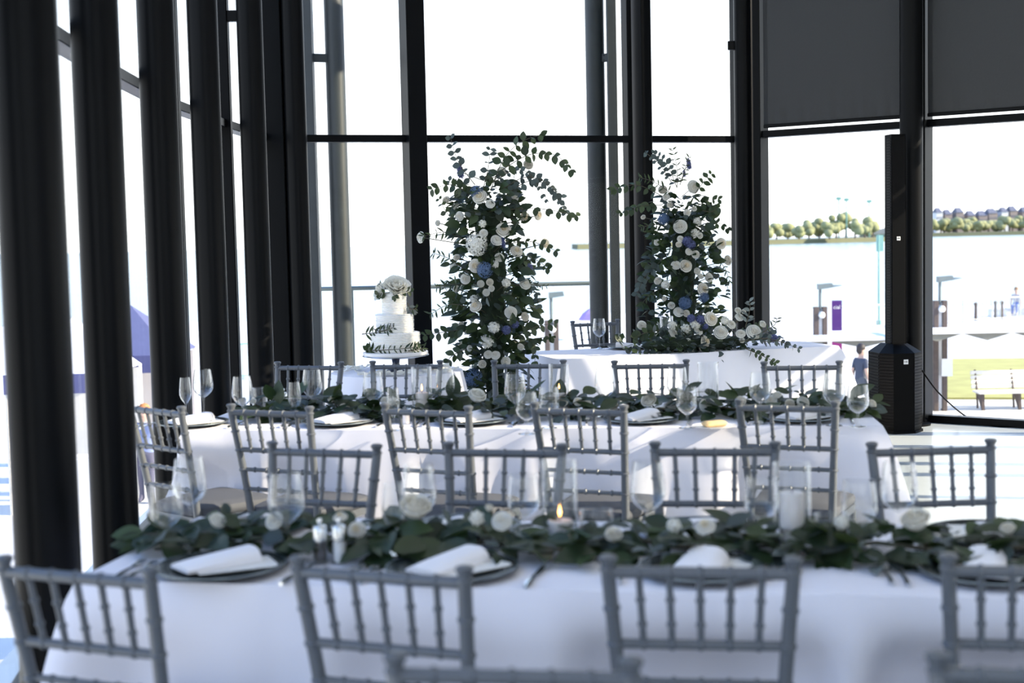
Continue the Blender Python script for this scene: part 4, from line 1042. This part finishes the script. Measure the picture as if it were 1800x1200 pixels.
sprig(ring_pts(0.175, 165, 215, 0.015, 0.012, 5), 0.05, 'mid', 0.03)
sprig(ring_pts(0.180, 300, 350, 0.012, 0.02, 5), 0.055, 'lance', 0.03)
sprig([(-0.20, -0.05, 0.115), (-0.12, -0.10, 0.125), (-0.03, -0.135, 0.14)], 0.06, 'lance', 0.022)
sprig([(-0.14, -0.08, 0.155), (-0.08, -0.11, 0.135), (0.0, -0.125, 0.155)], 0.06, 'lance', 0.025)
sprig([(0.085, -0.04, 0.30), (0.10, -0.05, 0.265), (0.11, -0.05, 0.24)], 0.05, 'dusty', 0.02)
sprig([(0.095, -0.05, 0.27), (0.12, -0.06, 0.262), (0.14, -0.05, 0.268)], 0.04, 'lance', 0.02)
sprig([(-0.02, -0.07, 0.37), (-0.07, -0.08, 0.365), (-0.09, -0.08, 0.36)], 0.045, 'mid', 0.03); sprig([(0.02, -0.05, 0.375), (0.08, -0.05, 0.375), (0.10, -0.05, 0.372)], 0.04, 'mid', 0.03)
sprig([(-0.05, -0.02, 0.39), (-0.085, -0.02, 0.425)], 0.03, 'lance', 0.02); sprig([(0.0, -0.08, 0.365), (0.015, -0.09, 0.34)], 0.04, 'mid', 0.02)
stems.build('stems', STEM, ck, True); lay_leaves(ck, leaves, 200)
PEO = None
def peony(seed):
    rnd = random.Random(seed); mb = MB()
    for li, (n, L, el) in enumerate(((9, 1.0, 12), (9, 0.92, 30), (8, 0.78, 50), (7, 0.6, 68))):
        for k in range(n):
            g = 2 * PI * (k + .5 * li) / n + rnd.uniform(-.2, .2); e = R(el + rnd.uniform(-10, 10)); d = Vector((math.cos(g) * math.cos(e), math.sin(g) * math.cos(e), math.sin(e)))
            Mx = orient(d, Vector((0, 0, 1)), rnd.uniform(-.3, .3)); vs = []; fs = []
            for j in range(5):
                v = j / 4
                for i in range(5):
                    u = -1 + i / 2; wd = 0.36 * math.sin(PI * (0.12 + 0.62 * v)) * L
                    vs.append((u * wd, v * L * (1 - .12 * u * u) + rnd.uniform(-.03, .03), 0.22 * L * v * v + 0.10 * u * u * v + rnd.uniform(-.03, .03)))
            for j in range(4):
                for i in range(4): a = j * 5 + i; fs.append((a, a + 1, a + 6, a + 5))
            mb.add(vs, fs, Mx)
    me = mb.mesh('peony', PW, False); me.polygons.foreach_set('use_smooth', [True] * len(me.polygons)); return me
PEO = peony(3)
pe = flower(ck, 'peony', PEO, Vector((0.02, -0.02, 0.385)), 0.095, Vector((0.15, -.75, .8)))
MB().ball((0, 0, 0.28), (0.2, 0.2, 0.22), n=10, m=6).build('stamens', PY, pe, True)
flower(ck, 'peony', PEO, Vector((-0.065, -0.02, 0.365)), 0.07, Vector((-.9, -.5, .5)))
PETM = []
for s in range(3):
    rnd = random.Random(70 + s); vs = []; fs = []
    for j in range(5):
        for i in range(5):
            u = -1 + i / 2; v = j / 4; vs.append((u * 0.5 * math.sin(PI * (.15 + .7 * v)), v - .5, 0.16 * u * u + 0.25 * (v - .4) ** 2 + rnd.uniform(-.03, .03)))
    for j in range(4):
        for i in range(4): a = j * 5 + i; fs.append((a, a + 1, a + 6, a + 5))
    PETM.append(MB().add(vs, fs).mesh('petal', PW, True))
rnd = random.Random(77)
for k in range(46):
    a = rnd.uniform(PI * .75, PI * 2.25); rr = rnd.uniform(.24, .385)
    single('rose_petal', rnd.choice(PETM), MCK @ Matrix.Translation((rr * math.cos(a), rr * math.sin(a), TZ + 0.009)) @ Euler((rnd.uniform(-.25, .25), rnd.uniform(-.25, .25), rnd.uniform(0, 6)), 'XYZ').to_matrix().to_4x4() @ Matrix.Scale(rnd.uniform(.05, .085), 4),
           'loose white rose petal scattered round the cake stand', 'petal', 'loose petals on the cake table')

# ------------------------------------------------------------------ loudspeaker
ps = atz(1575, 752, 0.0); sm = ps.y / FPX
sp = thing('column_loudspeaker', 'tall black column loudspeaker on a square bass box', 'loudspeaker', T(ps.x - 0.045, ps.y - 0.09, 0, R(8)))
hw = 0.172
pl8 = [(-0.10, -0.24), (0.07, -0.24), (hw, -0.14), (hw, 0.08), (-hw, 0.08), (-hw, -0.14)]
MB().prism([(x * 1.06, y * 1.04) for x, y in pl8], 0.0, 0.02).build('base_plate', SPK, sp)
b = MB().prism(pl8, 0.02, 0.62).build('bass_cabinet', SPK, sp)
MB().add([(x, y, 0.62) for x, y in pl8] + [(x * .5, y * .5 , 0.685) for x, y in pl8], [(i, (i + 1) % 6, 6 + (i + 1) % 6, 6 + i) for i in range(6)] + [(6, 7, 8, 9, 10, 11)]).build('sloping_top', SPK, sp)
for k in range(24):
    z = 0.05 + k * 0.0235
    MB().prism([(-hw - 0.003, -0.14), (-0.10, -0.243), (-0.10, -0.236), (-hw + 0.002, -0.132)], z, z + 0.011).build('grille_slat', SPKG, b)
    MB().prism([(0.07, -0.243), (hw + 0.003, -0.14), (hw - 0.002, -0.132), (0.07, -0.236)], z, z + 0.011).build('grille_slat', SPKG, b)
    MB().prism([(-hw - 0.004, -0.13), (-hw + 0.002, -0.13), (-hw + 0.002, 0.07), (-hw - 0.004, 0.07)], z, z + 0.011).build('grille_slat', SPKG, b)
cz0, cz1 = 0.66, 2.30
cb = MB().prism([(-0.054, -0.10), (0.062, -0.10), (0.062, 0.03), (-0.054, 0.03)], cz0, cz1).build('line_column', SPK, sp)
MB().box((0, -0.102, (cz0 + cz1) / 2), (0.100, 0.006, cz1 - cz0 - 0.03), bev=0.002).build('column_grille', SPKG, cb)
for k in range(76):
    z = cz0 + 0.03 + k * 0.021; MB().box((-0.0552, -0.05, z), (0.004, 0.07, 0.011)).build('grille_slat', SPKG, cb)
def badge(parent, z, y, s):
    bd = MB().box((0.0, y, z), (s, 0.004, s), bev=0.001).build('badge', BADGE, parent)
    put('badge_mark', text_mesh('badge_mark', 'HK', s * .62, 0.0004, SPK), bd, Matrix.Translation((0, y - 0.0024, z)) @ Matrix.Rotation(PI / 2, 4, 'X'))
badge(cb, 1.50, -0.1065, 0.03); badge(b, 0.555, -0.2415, 0.036)
def cable(pts, label):
    fine = []
    P = [Vector(p) for p in pts]
    for i in range(len(P) - 1):
        p0 = P[max(i - 1, 0)]; p1 = P[i]; p2 = P[i + 1]; p3 = P[min(i + 2, len(P) - 1)]
        for k in range(8):
            t = k / 8; fine.append(0.5 * ((2 * p1) + (p2 - p0) * t + (2 * p0 - 5 * p1 + 4 * p2 - p3) * t * t + (3 * p1 - p0 - 3 * p2 + p3) * t ** 3))
    fine.append(P[-1]); tag(MB().tube(fine, 0.006, 6).build('power_cable', SPK, None, True), label, 'cable', 'black cables by the loudspeaker')
q0 = atd(1617, 645, ps.y - 0.06)
cable([q0, atd(1650, 690, ps.y - 0.08), atz(1700, 733, 0.02), atz(1745, 748, 0.007), atz(1800, 750, 0.007), atz(1900, 752, 0.007)], 'black cable hanging from the loudspeaker down to the floor')
cable([atz(1640, 731, 0.007), atz(1700, 737, 0.007), atz(1800, 744, 0.007), atz(1900, 748, 0.007)], 'black cable lying along the window sill')

# ------------------------------------------------------------------ outside
GZ = -2.8
PAVE = mat('pale_paving', (0.62, 0.60, 0.56), 0.9, var=0.08, vscale=0.6)
GRASS = mat('lawn_grass', (0.37, 0.35, 0.11), 0.95, var=0.3, vscale=1.5, bump=0.3, bscale=20)
WATER = mat('lake_water', (0.24, 0.33, 0.33), 0.25, var=0.12, vscale=0.03, bump=0.25, bscale=0.8)
PALE = mat('white_paint', (0.75, 0.74, 0.72), 0.7, var=0.04)
POSTW = mat('dark_post_wood', (0.10, 0.075, 0.065), 0.8, var=0.3, vscale=10)
tag(MB().prism([(-70, 14.9), (70, 14.9), (70, 80), (-70, 80)], GZ - 0.4, GZ).build('ground', PAVE), 'pale sunlit paving of the lower promenade', None, None, 'structure')
tag(MB().prism([(-900, 80), (900, 80), (900, 1500), (-900, 1500)], GZ - 2.0, GZ - 1.6).build('lake', WATER), 'wide pale lake beyond the promenade', 'lake', None, 'stuff')
def gp(x, y): return atz(x, y, GZ)
def lawn(pp, label):
    tag(MB().prism([(p.x, p.y) for p in pp], GZ, GZ + 0.05).build('lawn', GRASS), label, 'lawn', None, 'stuff')
lawn([gp(1560, 702), gp(2050, 702), gp(2200, 628), gp(1540, 634)], 'sunny lawn beyond the bench outside the corner window')
lawn([gp(60, 815), gp(190, 815), gp(200, 755), gp(60, 760)], 'patch of lawn seen between the columns')
# canopies on twin posts with lamps
def canopy(px, ytop, d, ylamp, roof, label, sign=False):
    b = atd(px, 600, d); s = d / FPX
    t = thing('lamp_canopy', label, 'canopy', T(b.x, b.y, GZ), 'lamp canopies on the promenade')
    zt = atd(px, ytop, d).z - GZ; zl = atd(px, ylamp, d).z - GZ
    for sx in (-1, 1): MB().box((sx * 0.105, 0, zt / 2), (0.115, 0.16, zt), bev=0.01).build('post', POSTW, t)
    MB().box((0, 0.03, zt / 2), (0.095, 0.08, zt - 0.1)).build('infill_panel', PALE, t)
    MB().ball((0.02, -0.10, zt - 0.2), 0.085, n=14, m=10).build('globe_light', PALE, t, True)
    MB().tube([(0, 0, zt - 0.1), (0, 0, zl)], 0.035, 8).build('lamp_pole', mat('lamp_steel', (0.14, 0.17, 0.17), 0.5, var=0.1), t, True)
    if ylamp < ytop - 38 or True:
        lm = bpy.data.materials['lamp_steel']
        h = MB().add([(-0.05, -0.12, zl - 0.05), (0.30, -0.12, zl + 0.0), (0.30, 0.12, zl + 0.0), (-0.05, 0.12, zl - 0.05), (-0.05, -0.12, zl + 0.08), (0.28, -0.10, zl + 0.10), (0.28, 0.10, zl + 0.10), (-0.05, 0.12, zl + 0.08)],
                 [(3, 2, 1, 0), (4, 5, 6, 7), (0, 1, 5, 4), (1, 2, 6, 5), (2, 3, 7, 6), (3, 0, 4, 7)])
        if roof is not None:
            h.add([(0.3, -0.1, zl + 0.0), (0.55, -0.04, zl + 0.04), (0.55, 0.04, zl + 0.04), (0.3, 0.1, zl + 0.0), (0.3, 0, zl + 0.06)], [(0, 1, 2, 3), (0, 4, 1), (4, 3, 2), (1, 4, 2), (0, 3, 4)])
        h.build('lamp_head', lm, t)
    if roof is not None:
        x0, x1, zr = roof
        zr = zr - GZ
        MB().prism([(x0, -1.3), (x1, -1.3), (x1, 1.3), (x0, 1.3)], zr, zr + 0.07).build('roof_slab', PALE, t)
        n = max(2, int((x1 - x0) / 1.1)); 
        for k in range(n):
            a = x0 + (x1 - x0) * k / n; c = x0 + (x1 - x0) * (k + 1) / n
            for yy in (-1.25, 1.2):
                MB().add([(a, yy, zr), (c, yy, zr), ((a + c) / 2, yy, zr - 0.17), (a, yy + .06, zr), (c, yy + .06, zr), ((a + c) / 2, yy + .06, zr - 0.17)],
                         [(0, 2, 1), (3, 4, 5), (0, 1, 4, 3), (1, 2, 5, 4), (2, 0, 3, 5)]).build('gable_beam', mat('weathered_beam', (0.2, 0.19, 0.15), 0.8, var=0.2), t)
    if sign:
        MB().box((0.14, -0.11, 1.05), (0.26, 0.02, 0.42)).build('notice_board', PALE, t)
canopy(1652, 528, 34, 492, (-1.0, 3.6, -0.86), 'lamp canopy on twin posts beside the lawn', True)
canopy(1442, 539, 35, 505, (-1.6, 1.5, -1.05), 'lamp canopy on twin posts beside the purple banner', False)
canopy(970, 563, 33, 520, None, 'lamp on twin posts outside behind the floral pillar')
# banner
p = gp(1471, 640); p = atd(1471, 640, 42)
bn = thing('promenade_banner', 'purple and magenta upright banner on the promenade', 'banner', T(p.x, p.y, GZ))
zt = atd(1471, 528, 42).z - GZ; PUR = mat('purple_print', (0.055, 0.006, 0.14), 0.6, var=0.05); MAG = mat('magenta_print', (0.20, 0.008, 0.13), 0.6, var=0.05)
MB().box((0, 0, zt - 0.55), (0.30, 0.05, 1.1)).build('upper_panel', PUR, bn); MB().box((0, 0, (zt - 1.1) / 2), (0.30, 0.05, zt - 1.1)).build('lower_panel', MAG, bn)
MB().box((-0.2, 0.0, zt / 2), (0.10, 0.06, zt)).build('overexposed_edge', PALE, bn)  # pale strip stands for the overexposed left part of the banner
for body, z, sz in (('cial', zt - 0.20, 0.16), ('More', zt - 0.95, 0.12), ('impact', zt - 1.16, 0.09)):
    put('lettering', text_mesh('lettering', body, sz, 0.002, PALE), bn, Matrix.Translation((0, -0.028, z)) @ Matrix.Rotation(PI / 2, 4, 'X'))
# bench
p = gp(1718, 722)
bq = thing('park_bench', 'white slatted lounge bench on the promenade by the lawn', 'bench', T(p.x + 0.05, p.y, GZ))
for k in range(5): MB().box((1.0, 0.05 + k * 0.11, 0.42), (2.0, 0.095, 0.05), bev=0.01).build('seat_slat', PALE, bq)
for k in range(4): MB().box((1.0, 0.60 + k * 0.03, 0.52 + k * 0.11), (2.0, 0.04, 0.095), bev=0.01).build('back_slat', PALE, bq)
for x in (0.12, 1.0, 1.88):
    MB().add([(x - .03, 0.05, 0), (x + .03, 0.05, 0), (x + .03, 0.12, 0), (x - .03, 0.12, 0), (x - .03, 0.10, .395), (x + .03, 0.10, .395), (x + .03, 0.5, .395), (x - .03, 0.5, .395)], [(3, 2, 1, 0), (4, 5, 6, 7), (0, 1, 5, 4), (1, 2, 6, 5), (2, 3, 7, 6), (3, 0, 4, 7)]).build('leg', POSTW, bq)
    MB().tube([(x, 0.50, 0.0), (x, 0.56, 0.44), (x, 0.72, 0.92)], 0.025, 6).build('leg', POSTW, bq)

# people
def person(label, M_, height, facing, shirt, trousers, hair, skin, pose='walk', group=None):
    """one continuous skinned body; clothing as colours over it by height, hair and clothes as children"""
    sk = mat('skin', skin, 0.6, var=0.03); sh = mat('shirt_cloth', shirt, 0.85, var=0.08, vscale=20); tr = mat('trouser_cloth', trousers, 0.85, var=0.08); hr = mat('hair', hair, 0.6, var=0.2)
    seat = pose == 'sit'
    V = []; E = []; RD = []
    def n(p, r, par=None):
        V.append(p); RD.append(r)
        if par is not None: E.append((par, len(V) - 1))
        return len(V) - 1
    hz = 0.50 if seat else 0.95
    pel = n((0, 0, hz), .15); ab = n((0, 0.01, hz + .14), .14, pel); chx = n((0, 0.01, hz + .36), .165, ab); nk0 = n((0, 0.0, hz + .50), .075, chx); nk = n((0, 0.015, hz + .57), .055, nk0)
    hd = n((0, 0.03, hz + .66), .085, nk); n((0, 0.03, hz + .76), .095, hd); 
    nose = n((0, 0.125, hz + .675), .014, hd)
    for s in (-1, 1):
        n((s * 0.092, 0.02, hz + .67), .018, hd)
        sho = n((s * .17, 0, hz + .45), .075, chx); el = n((s * .23, -0.03 if not seat else .03, hz + .19), .047, sho); wr = n((s * .23, .06 * (1 if s > 0 else -1) + (.12 if seat else 0), hz - .03), .034, el)
        pm = n((s * .228, .08 * (1 if s > 0 else -1) + (.16 if seat else 0), hz - .10), .036, wr)
        y0 = V[pm][1]
        for q, (oy, ln) in enumerate(((-.030, .065), (-.010, .080), (.010, .075), (.028, .060))):
            k1 = n((s * .228, y0 + oy, hz - .14), .010, pm); n((s * .215, y0 + oy * 1.1, hz - .14 - ln * .6), .008, k1)
        n((s * .205, y0 + .045, hz - .12), .010, pm)
        hip = n((s * .09, 0, hz - .06), .11, pel)
        if seat: kn = n((s * .10, .42, hz - .03), .07, hip); an = n((s * .10, .40, .09), .045, kn)
        else:
            st_ = .16 * s if pose == 'walk' else 0.02
            kn = n((s * .10, st_ * .7 + .03, .50), .068, hip); an = n((s * .10, st_, .09), .042, kn)
        n((s * .105, V[an][1] + .13, .045), .036, an); n((s * .105, V[an][1] - .04, .045), .038, an)
    me = bpy.data.meshes.new('body'); me.from_pydata(V, E, []); o = bpy.data.objects.new('person', me); COL.objects.link(o)
    md = o.modifiers.new('skin', 'SKIN'); md.use_smooth_shade = True
    for i, v in enumerate(me.skin_vertices[0].data): v.radius = (RD[i], RD[i] * (0.72 if i in (0, 1, 2) else 1.0)); v.use_root = (i == 0)
    o.modifiers.new('sub', 'SUBSURF').levels = 1; o.modifiers['sub'].render_levels = 1
    dg = bpy.context.evaluated_depsgraph_get(); dg.update(); ev = o.evaluated_get(dg); m2 = bpy.data.meshes.new_from_object(ev)
    o.modifiers.clear(); o.data = m2; m2.name = 'body'
    m2.materials.clear()
    for mm in (sk, sh, tr): m2.materials.append(mm)
    for pl_ in m2.polygons:
        c = pl_.center; z = c.z; pl_.use_smooth = True; pl_.material_index = 0
        if seat:
            if z < .60 and z > .12 and not (abs(c.x) > .19): pl_.material_index = 2
            elif z < hz + .52 and not (abs(c.x) > .19 and z < hz + .25): pl_.material_index = 1
        elif z < .10: pl_.material_index = 2
        elif z < hz + .02 and abs(c.x) < .19: pl_.material_index = 2
        elif z < hz + .51 and not (abs(c.x) > .19 and z < hz + .26): pl_.material_index = 1
    k = height / (hz + .86)
    if seat: k = 1.0
    o.matrix_world = M_ @ Matrix.Rotation(R(facing), 4, 'Z') @ Matrix.Scale(k, 4)
    tag(o, label, 'person', group)
    hb = MB().ball((0, 0.005, hz + .755), (.105, .112, .115), n=14, m=10); hb.ball((0, -0.045, hz + .70), (.088, .06, .10), n=12, m=8); hb.build('hair', hr, o, True)
    for s in (-1, 1): MB().ball((s * .034, .118, hz + .70), .012, n=6, m=4).build('eye', WICK, o)
    MB().ball((0, .120, hz + .625), (.026, .008, .007), n=8, m=4).build('mouth', mat('lips', (.45, .2, .18), .5, var=.05), o)
    return o
p = atd(1513, 660, 33.0)
person('person with dark hair in a slate blue t-shirt walking outside past the loudspeaker', T(p.x, p.y, GZ), 1.74, -60, (0.055, 0.065, 0.095), (0.09, 0.10, 0.12), (0.03, 0.022, 0.02), (0.55, 0.36, 0.27))
p = gp(1782, 556); pb = thing('waterfront_ledge', 'low pale ledge at the waterfront beyond the lawn', 'ledge', T(p.x, p.y, GZ)); MB().box((0.4, 0.0, 0.19), (3.2, 0.5, 0.38), bev=0.03).build('ledge_block', PALE, pb); MB().box((0.4, 0.0, 0.395), (3.3, 0.6, 0.03)).build('ledge_cap', PALE, pb)
person('person in pale clothes sitting on the waterfront ledge', T(p.x + 0.1, p.y - 0.05, GZ + 0.085), 1.3, 150, (0.45, 0.42, 0.42), (0.2, 0.25, 0.45), (0.25, 0.15, 0.08), (0.6, 0.42, 0.32), 'sit')
person('person in rust brown clothes sitting on the waterfront ledge', T(p.x + 0.85, p.y - 0.05, GZ + 0.085), 1.3, 200, (0.40, 0.17, 0.09), (0.35, 0.2, 0.12), (0.30, 0.19, 0.08), (0.6, 0.42, 0.32), 'sit')
p = gp(253, 830); p = atd(253, 700, 24.0)
person('person with ginger hair standing outside between the second and third columns', T(p.x, p.y, GZ), 1.7, 170, (0.2, 0.25, 0.45), (0.1, 0.1, 0.15), (0.5, 0.2, 0.07), (0.62, 0.42, 0.33), 'stand')
# promenade railing with pickets, lamp post, mooring posts
def railing(pa, pb, label, m, h=1.05, step=0.3):
    t = thing('picket_railing', label, 'railing', T(pa.x, pa.y, GZ)); dv = pb - pa; L = dv.length; n = int(L / step)
    MB().tube([(0, 0, h), (dv.x, dv.y, h)], 0.03, 6).build('top_rail', m, t); MB().tube([(0, 0, .12), (dv.x, dv.y, .12)], 0.02, 6).build('bottom_rail', m, t)
    for k in range(n + 1): MB().tube([(dv.x * k / n, dv.y * k / n, 0), (dv.x * k / n, dv.y * k / n, h)], 0.035 if k % 6 == 0 else 0.014, 5).build('picket', m, t)
PRAIL = mat('pale_rail_paint', (0.5, 0.52, 0.48), 0.6, var=0.1); TEAL = mat('teal_rail_paint', (0.18, 0.36, 0.32), 0.6, var=0.1)
railing(gp(1478, 581), gp(1800, 560), 'long pale picket railing along the waterfront', PRAIL)
railing(gp(405, 668), gp(470, 664), 'teal picket railing seen between the fourth and fifth columns', TEAL, h=1.15, step=0.18)
p = gp(1545, 571); zt = atd(1545, 412, p.y).z - GZ
lp = thing('street_lamp', 'slim pale street lamp with a hanging flag outside the corner window', 'street lamp', T(p.x, p.y, GZ)); MB().tube([(0, 0, 0), (0, 0, zt)], [.06, .035], 8).build('pole', TEAL, lp, True); MB().box((0.05, 0, zt - 0.4), (0.32, 0.04, 0.75)).build('flag', TEAL, lp); MB().lathe([(.12, 0), (.12, .2), (.04, .25)], 12).build('foot', TEAL, lp)
for i, (x, y) in enumerate(((1750, 560), (1761, 560), (1715, 563))):
    p = gp(x, y); bo = thing('mooring_post', 'brown mooring post at the water edge, %s from the seated people' % ('second', 'first', 'third')[i], 'post', T(p.x, p.y, GZ), 'mooring posts'); MB().lathe([(.07, 0), (.065, .75), (.001, .75)], 10).build('shaft', POSTW, bo, True); MB().lathe([(.09, .75), (.09, .82), (.001, .86)], 10).build('cap', POSTW, bo, True)
# tents on the left side
def tent(px, py, d, w, h, c1, c2, label):
    p = atd(px, py, d); t = thing('event_tent', label, 'tent', T(p.x, p.y, GZ), 'event tents on the promenade')
    ma = mat('tent_roof_cloth', c1, 0.8, var=0.1); mb_ = mat('tent_side_cloth', c2, 0.8, var=0.05)
    MB().add([(-w, -w, h), (w, -w, h), (w, w, h), (-w, w, h), (0, 0, h + .9)], [(0, 1, 4), (1, 2, 4), (2, 3, 4), (3, 0, 4), (3, 2, 1, 0)]).build('roof', ma, t)
    MB().box((0, -w, h - .15), (2 * w, .03, .32)).build('valance', mat('tent_valance', (0.08, 0.085, 0.20), .8, var=.1), t)
    for sx in (-1, 1):
        for sy in (-1, 1): MB().tube([(sx * (w - .03), sy * (w - .03), 0), (sx * (w - .03), sy * (w - .03), h)], .03, 6).build('pole', PALE, t)
    MB().box((0, w - .1, h / 2), (2 * w - .1, .03, h - .1)).build('back_wall', mb_, t)
    MB().box((0, -w + .3, .45), (2 * w - .5, .6, .9)).build('counter', PALE, t)
tent(232, 600, 27, 1.0, 2.35, (0.10, 0.11, 0.22), (0.55, 0.52, 0.52), 'blue event tent with pale walls beyond the second column')
tent(130, 600, 24, 0.9, 2.3, (0.7, 0.7, 0.7), (0.6, 0.6, 0.6), 'white event tent beyond the first column')
p = atd(1042, 560, 60)
um = thing('patio_umbrella', 'lilac patio umbrella on the promenade beyond the head table chair', 'umbrella', T(p.x, p.y, GZ))
zt = atd(1042, 541, 60).z - GZ
MB().tube([(0, 0, 0), (0, 0, zt)], 0.03, 6).build('pole', PALE, um); MB().lathe([(0.62, zt - 0.5), (0.45, zt - 0.25), (0.2, zt - 0.06), (0.01, zt)], 8).build('canopy', mat('lilac_cloth', (0.36, 0.25, 0.5), .8, var=.05), um); MB().lathe([(.25, 0), (.25, .08), (.04, .1)], 12).build('foot', PALE, um)
# far shore
SHORE = mat('shore_bank', (0.16, 0.16, 0.09), .9, var=.2, vscale=.05); TREEM = mat('far_tree_leaves', (0.25, 0.26, 0.13), .95, var=.4, vscale=.25, bump=.8, bscale=.5)
bank = MB()
pa, pb = atd(1250, 412, 640), atd(1560, 405, 720)
tag(MB().prism([(pa.x - 60, pa.y), (pb.x, pb.y), (pb.x, pb.y + 60), (pa.x - 60, pa.y + 60)], GZ - 1.6, GZ + 0.6).build('near_headland', SHORE), 'low wooded headland across the lake', 'headland', None, 'structure')
pa, pb = atd(1580, 405, 1060), atd(1960, 402, 1060)
tag(MB().prism([(pa.x, pa.y), (pb.x, pb.y), (pb.x, pb.y + 120), (pa.x, pa.y + 120)], GZ - 1.6, GZ + 1.0).build('far_bank', SHORE), 'far bank across the lake', 'bank', None, 'structure')
rt = random.Random(31)
TREEN = [0]
def far_tree(px, d, hpx, wpx, label, grp):
    d = d + 8 + (TREEN[0] % 3) * 16; p = atd(px, 405, d); s = d / FPX; h = hpx * s * 1.15; w_ = wpx * s / 2 * 1.25
    t = thing('shore_tree', label, 'tree', T(p.x, p.y, GZ + 0.3), grp); TREEN[0] += 1
    MB().tube([(0, 0, 0), (0, 0, h * .5)], [w_ * .1, w_ * .06], 6).build('trunk', POSTW, t)
    mb = MB()
    for k in range(9):
        a = rt.uniform(0, 6.28); q = rt.uniform(0, .65) * w_; zz = h * rt.uniform(.3, .82); r_ = w_ * rt.uniform(.35, .6)
        mb.ball((q * math.cos(a), q * math.sin(a), zz), (r_, r_, min(r_ * .9, h - zz + .2)), n=9, m=6)
    mb.build('crown', TREEM, t, True)
for x, hp, wp in ((1345, 24, 26), (1365, 20, 24), (1385, 20, 26), (1405, 17, 24), (1422, 28, 26), (1440, 26, 26), (1458, 22, 24), (1470, 36, 28), (1487, 36, 30), (1503, 30, 26), (1520, 28, 28), (1535, 20, 24)):
    far_tree(x, 690, hp + 6, wp, 'green tree on the wooded headland across the lake', 'trees on the headland')
for k in range(13):
    far_tree(1640 + k * 14, 1080, 22 + rt.uniform(-4, 6), 22, 'green tree along the far bank below the buildings', 'trees on the far bank')
HILL = mat('hill_green', (0.16, 0.16, 0.12), .95, var=.2, vscale=.02); ROOFM = mat('slate_roof', (0.13, 0.135, 0.17), .8, var=.2); BRK = mat('brick_wall', (0.32, 0.26, 0.23), .9, var=.1)
hb = MB(); n = 24
for k in range(n + 1):
    p = atd(1560 + 20 * k, 405, 1220); hh = (30 + 8 * math.sin(k * .7) + 4 * math.sin(k * 1.9)) * 1220 / FPX * min(1, k / 4)
    hb.v += [(p.x, 1180, GZ), (p.x, 1260, GZ + hh), (p.x, 1400, GZ)]
for k in range(n):
    a = k * 3; hb.f += [(a, a + 3, a + 4, a + 1), (a + 1, a + 4, a + 5, a + 2)]
tag(hb.build('far_hill', HILL, None, True), 'low hill on the far bank behind the buildings', 'hill', None, 'structure')
for k in range(9):
    x = 1645 + k * 19 + rt.uniform(-3, 3); p = atd(x, 405, 1150); s = 1150 / FPX; wv = rt.uniform(11, 15) * s; hv = rt.uniform(30, 38) * s
    t = thing('far_building', 'pale terrace with slate roof on the far bank, %s from the lamp canopy' % ('first', 'second', 'third', 'fourth', 'fifth', 'sixth', 'seventh', 'eighth', 'ninth')[k], 'building', T(p.x, p.y, GZ), 'buildings on the far bank')
    MB().box((0, 0, hv / 2), (wv, 14, hv)).build('wall', rt.choice([PALE, BRK]), t)
    MB().add([(-wv / 2, -7.4, hv), (wv / 2, -7.4, hv), (wv / 2, 7.4, hv), (-wv / 2, 7.4, hv), (-wv / 2 + 1, 0, hv + 4), (wv / 2 - 1, 0, hv + 4)], [(0, 1, 5, 4), (2, 3, 4, 5), (1, 2, 5), (3, 0, 4), (3, 2, 1, 0)]).build('roof', ROOFM, t)
    for q in range(4):
        for z_ in (.45, .75): MB().box((-wv / 2 + wv * (q + .5) / 4, -7.02, hv * z_), (wv * .1, .1, hv * .12)).build('window', ROOFM, t)
for i, (x, yt) in enumerate(((1491, 345), (1505, 347), (1546, 350))):
    p = atd(x, 405, 700); zt = atd(x, yt, 700).z - GZ; t = thing('floodlight_mast', 'slim floodlight mast above the headland trees, %s from the loudspeaker' % ('third', 'second', 'first')[i], 'mast', T(p.x, p.y + 20, GZ), 'floodlight masts')
    MB().tube([(0, 0, 0), (0, 0, zt)], .35, 6).build('pole', TEAL, t); MB().box((0, 0, zt - .5), (2.6, .5, 1.6)).build('lamp_bank', TEAL, t)
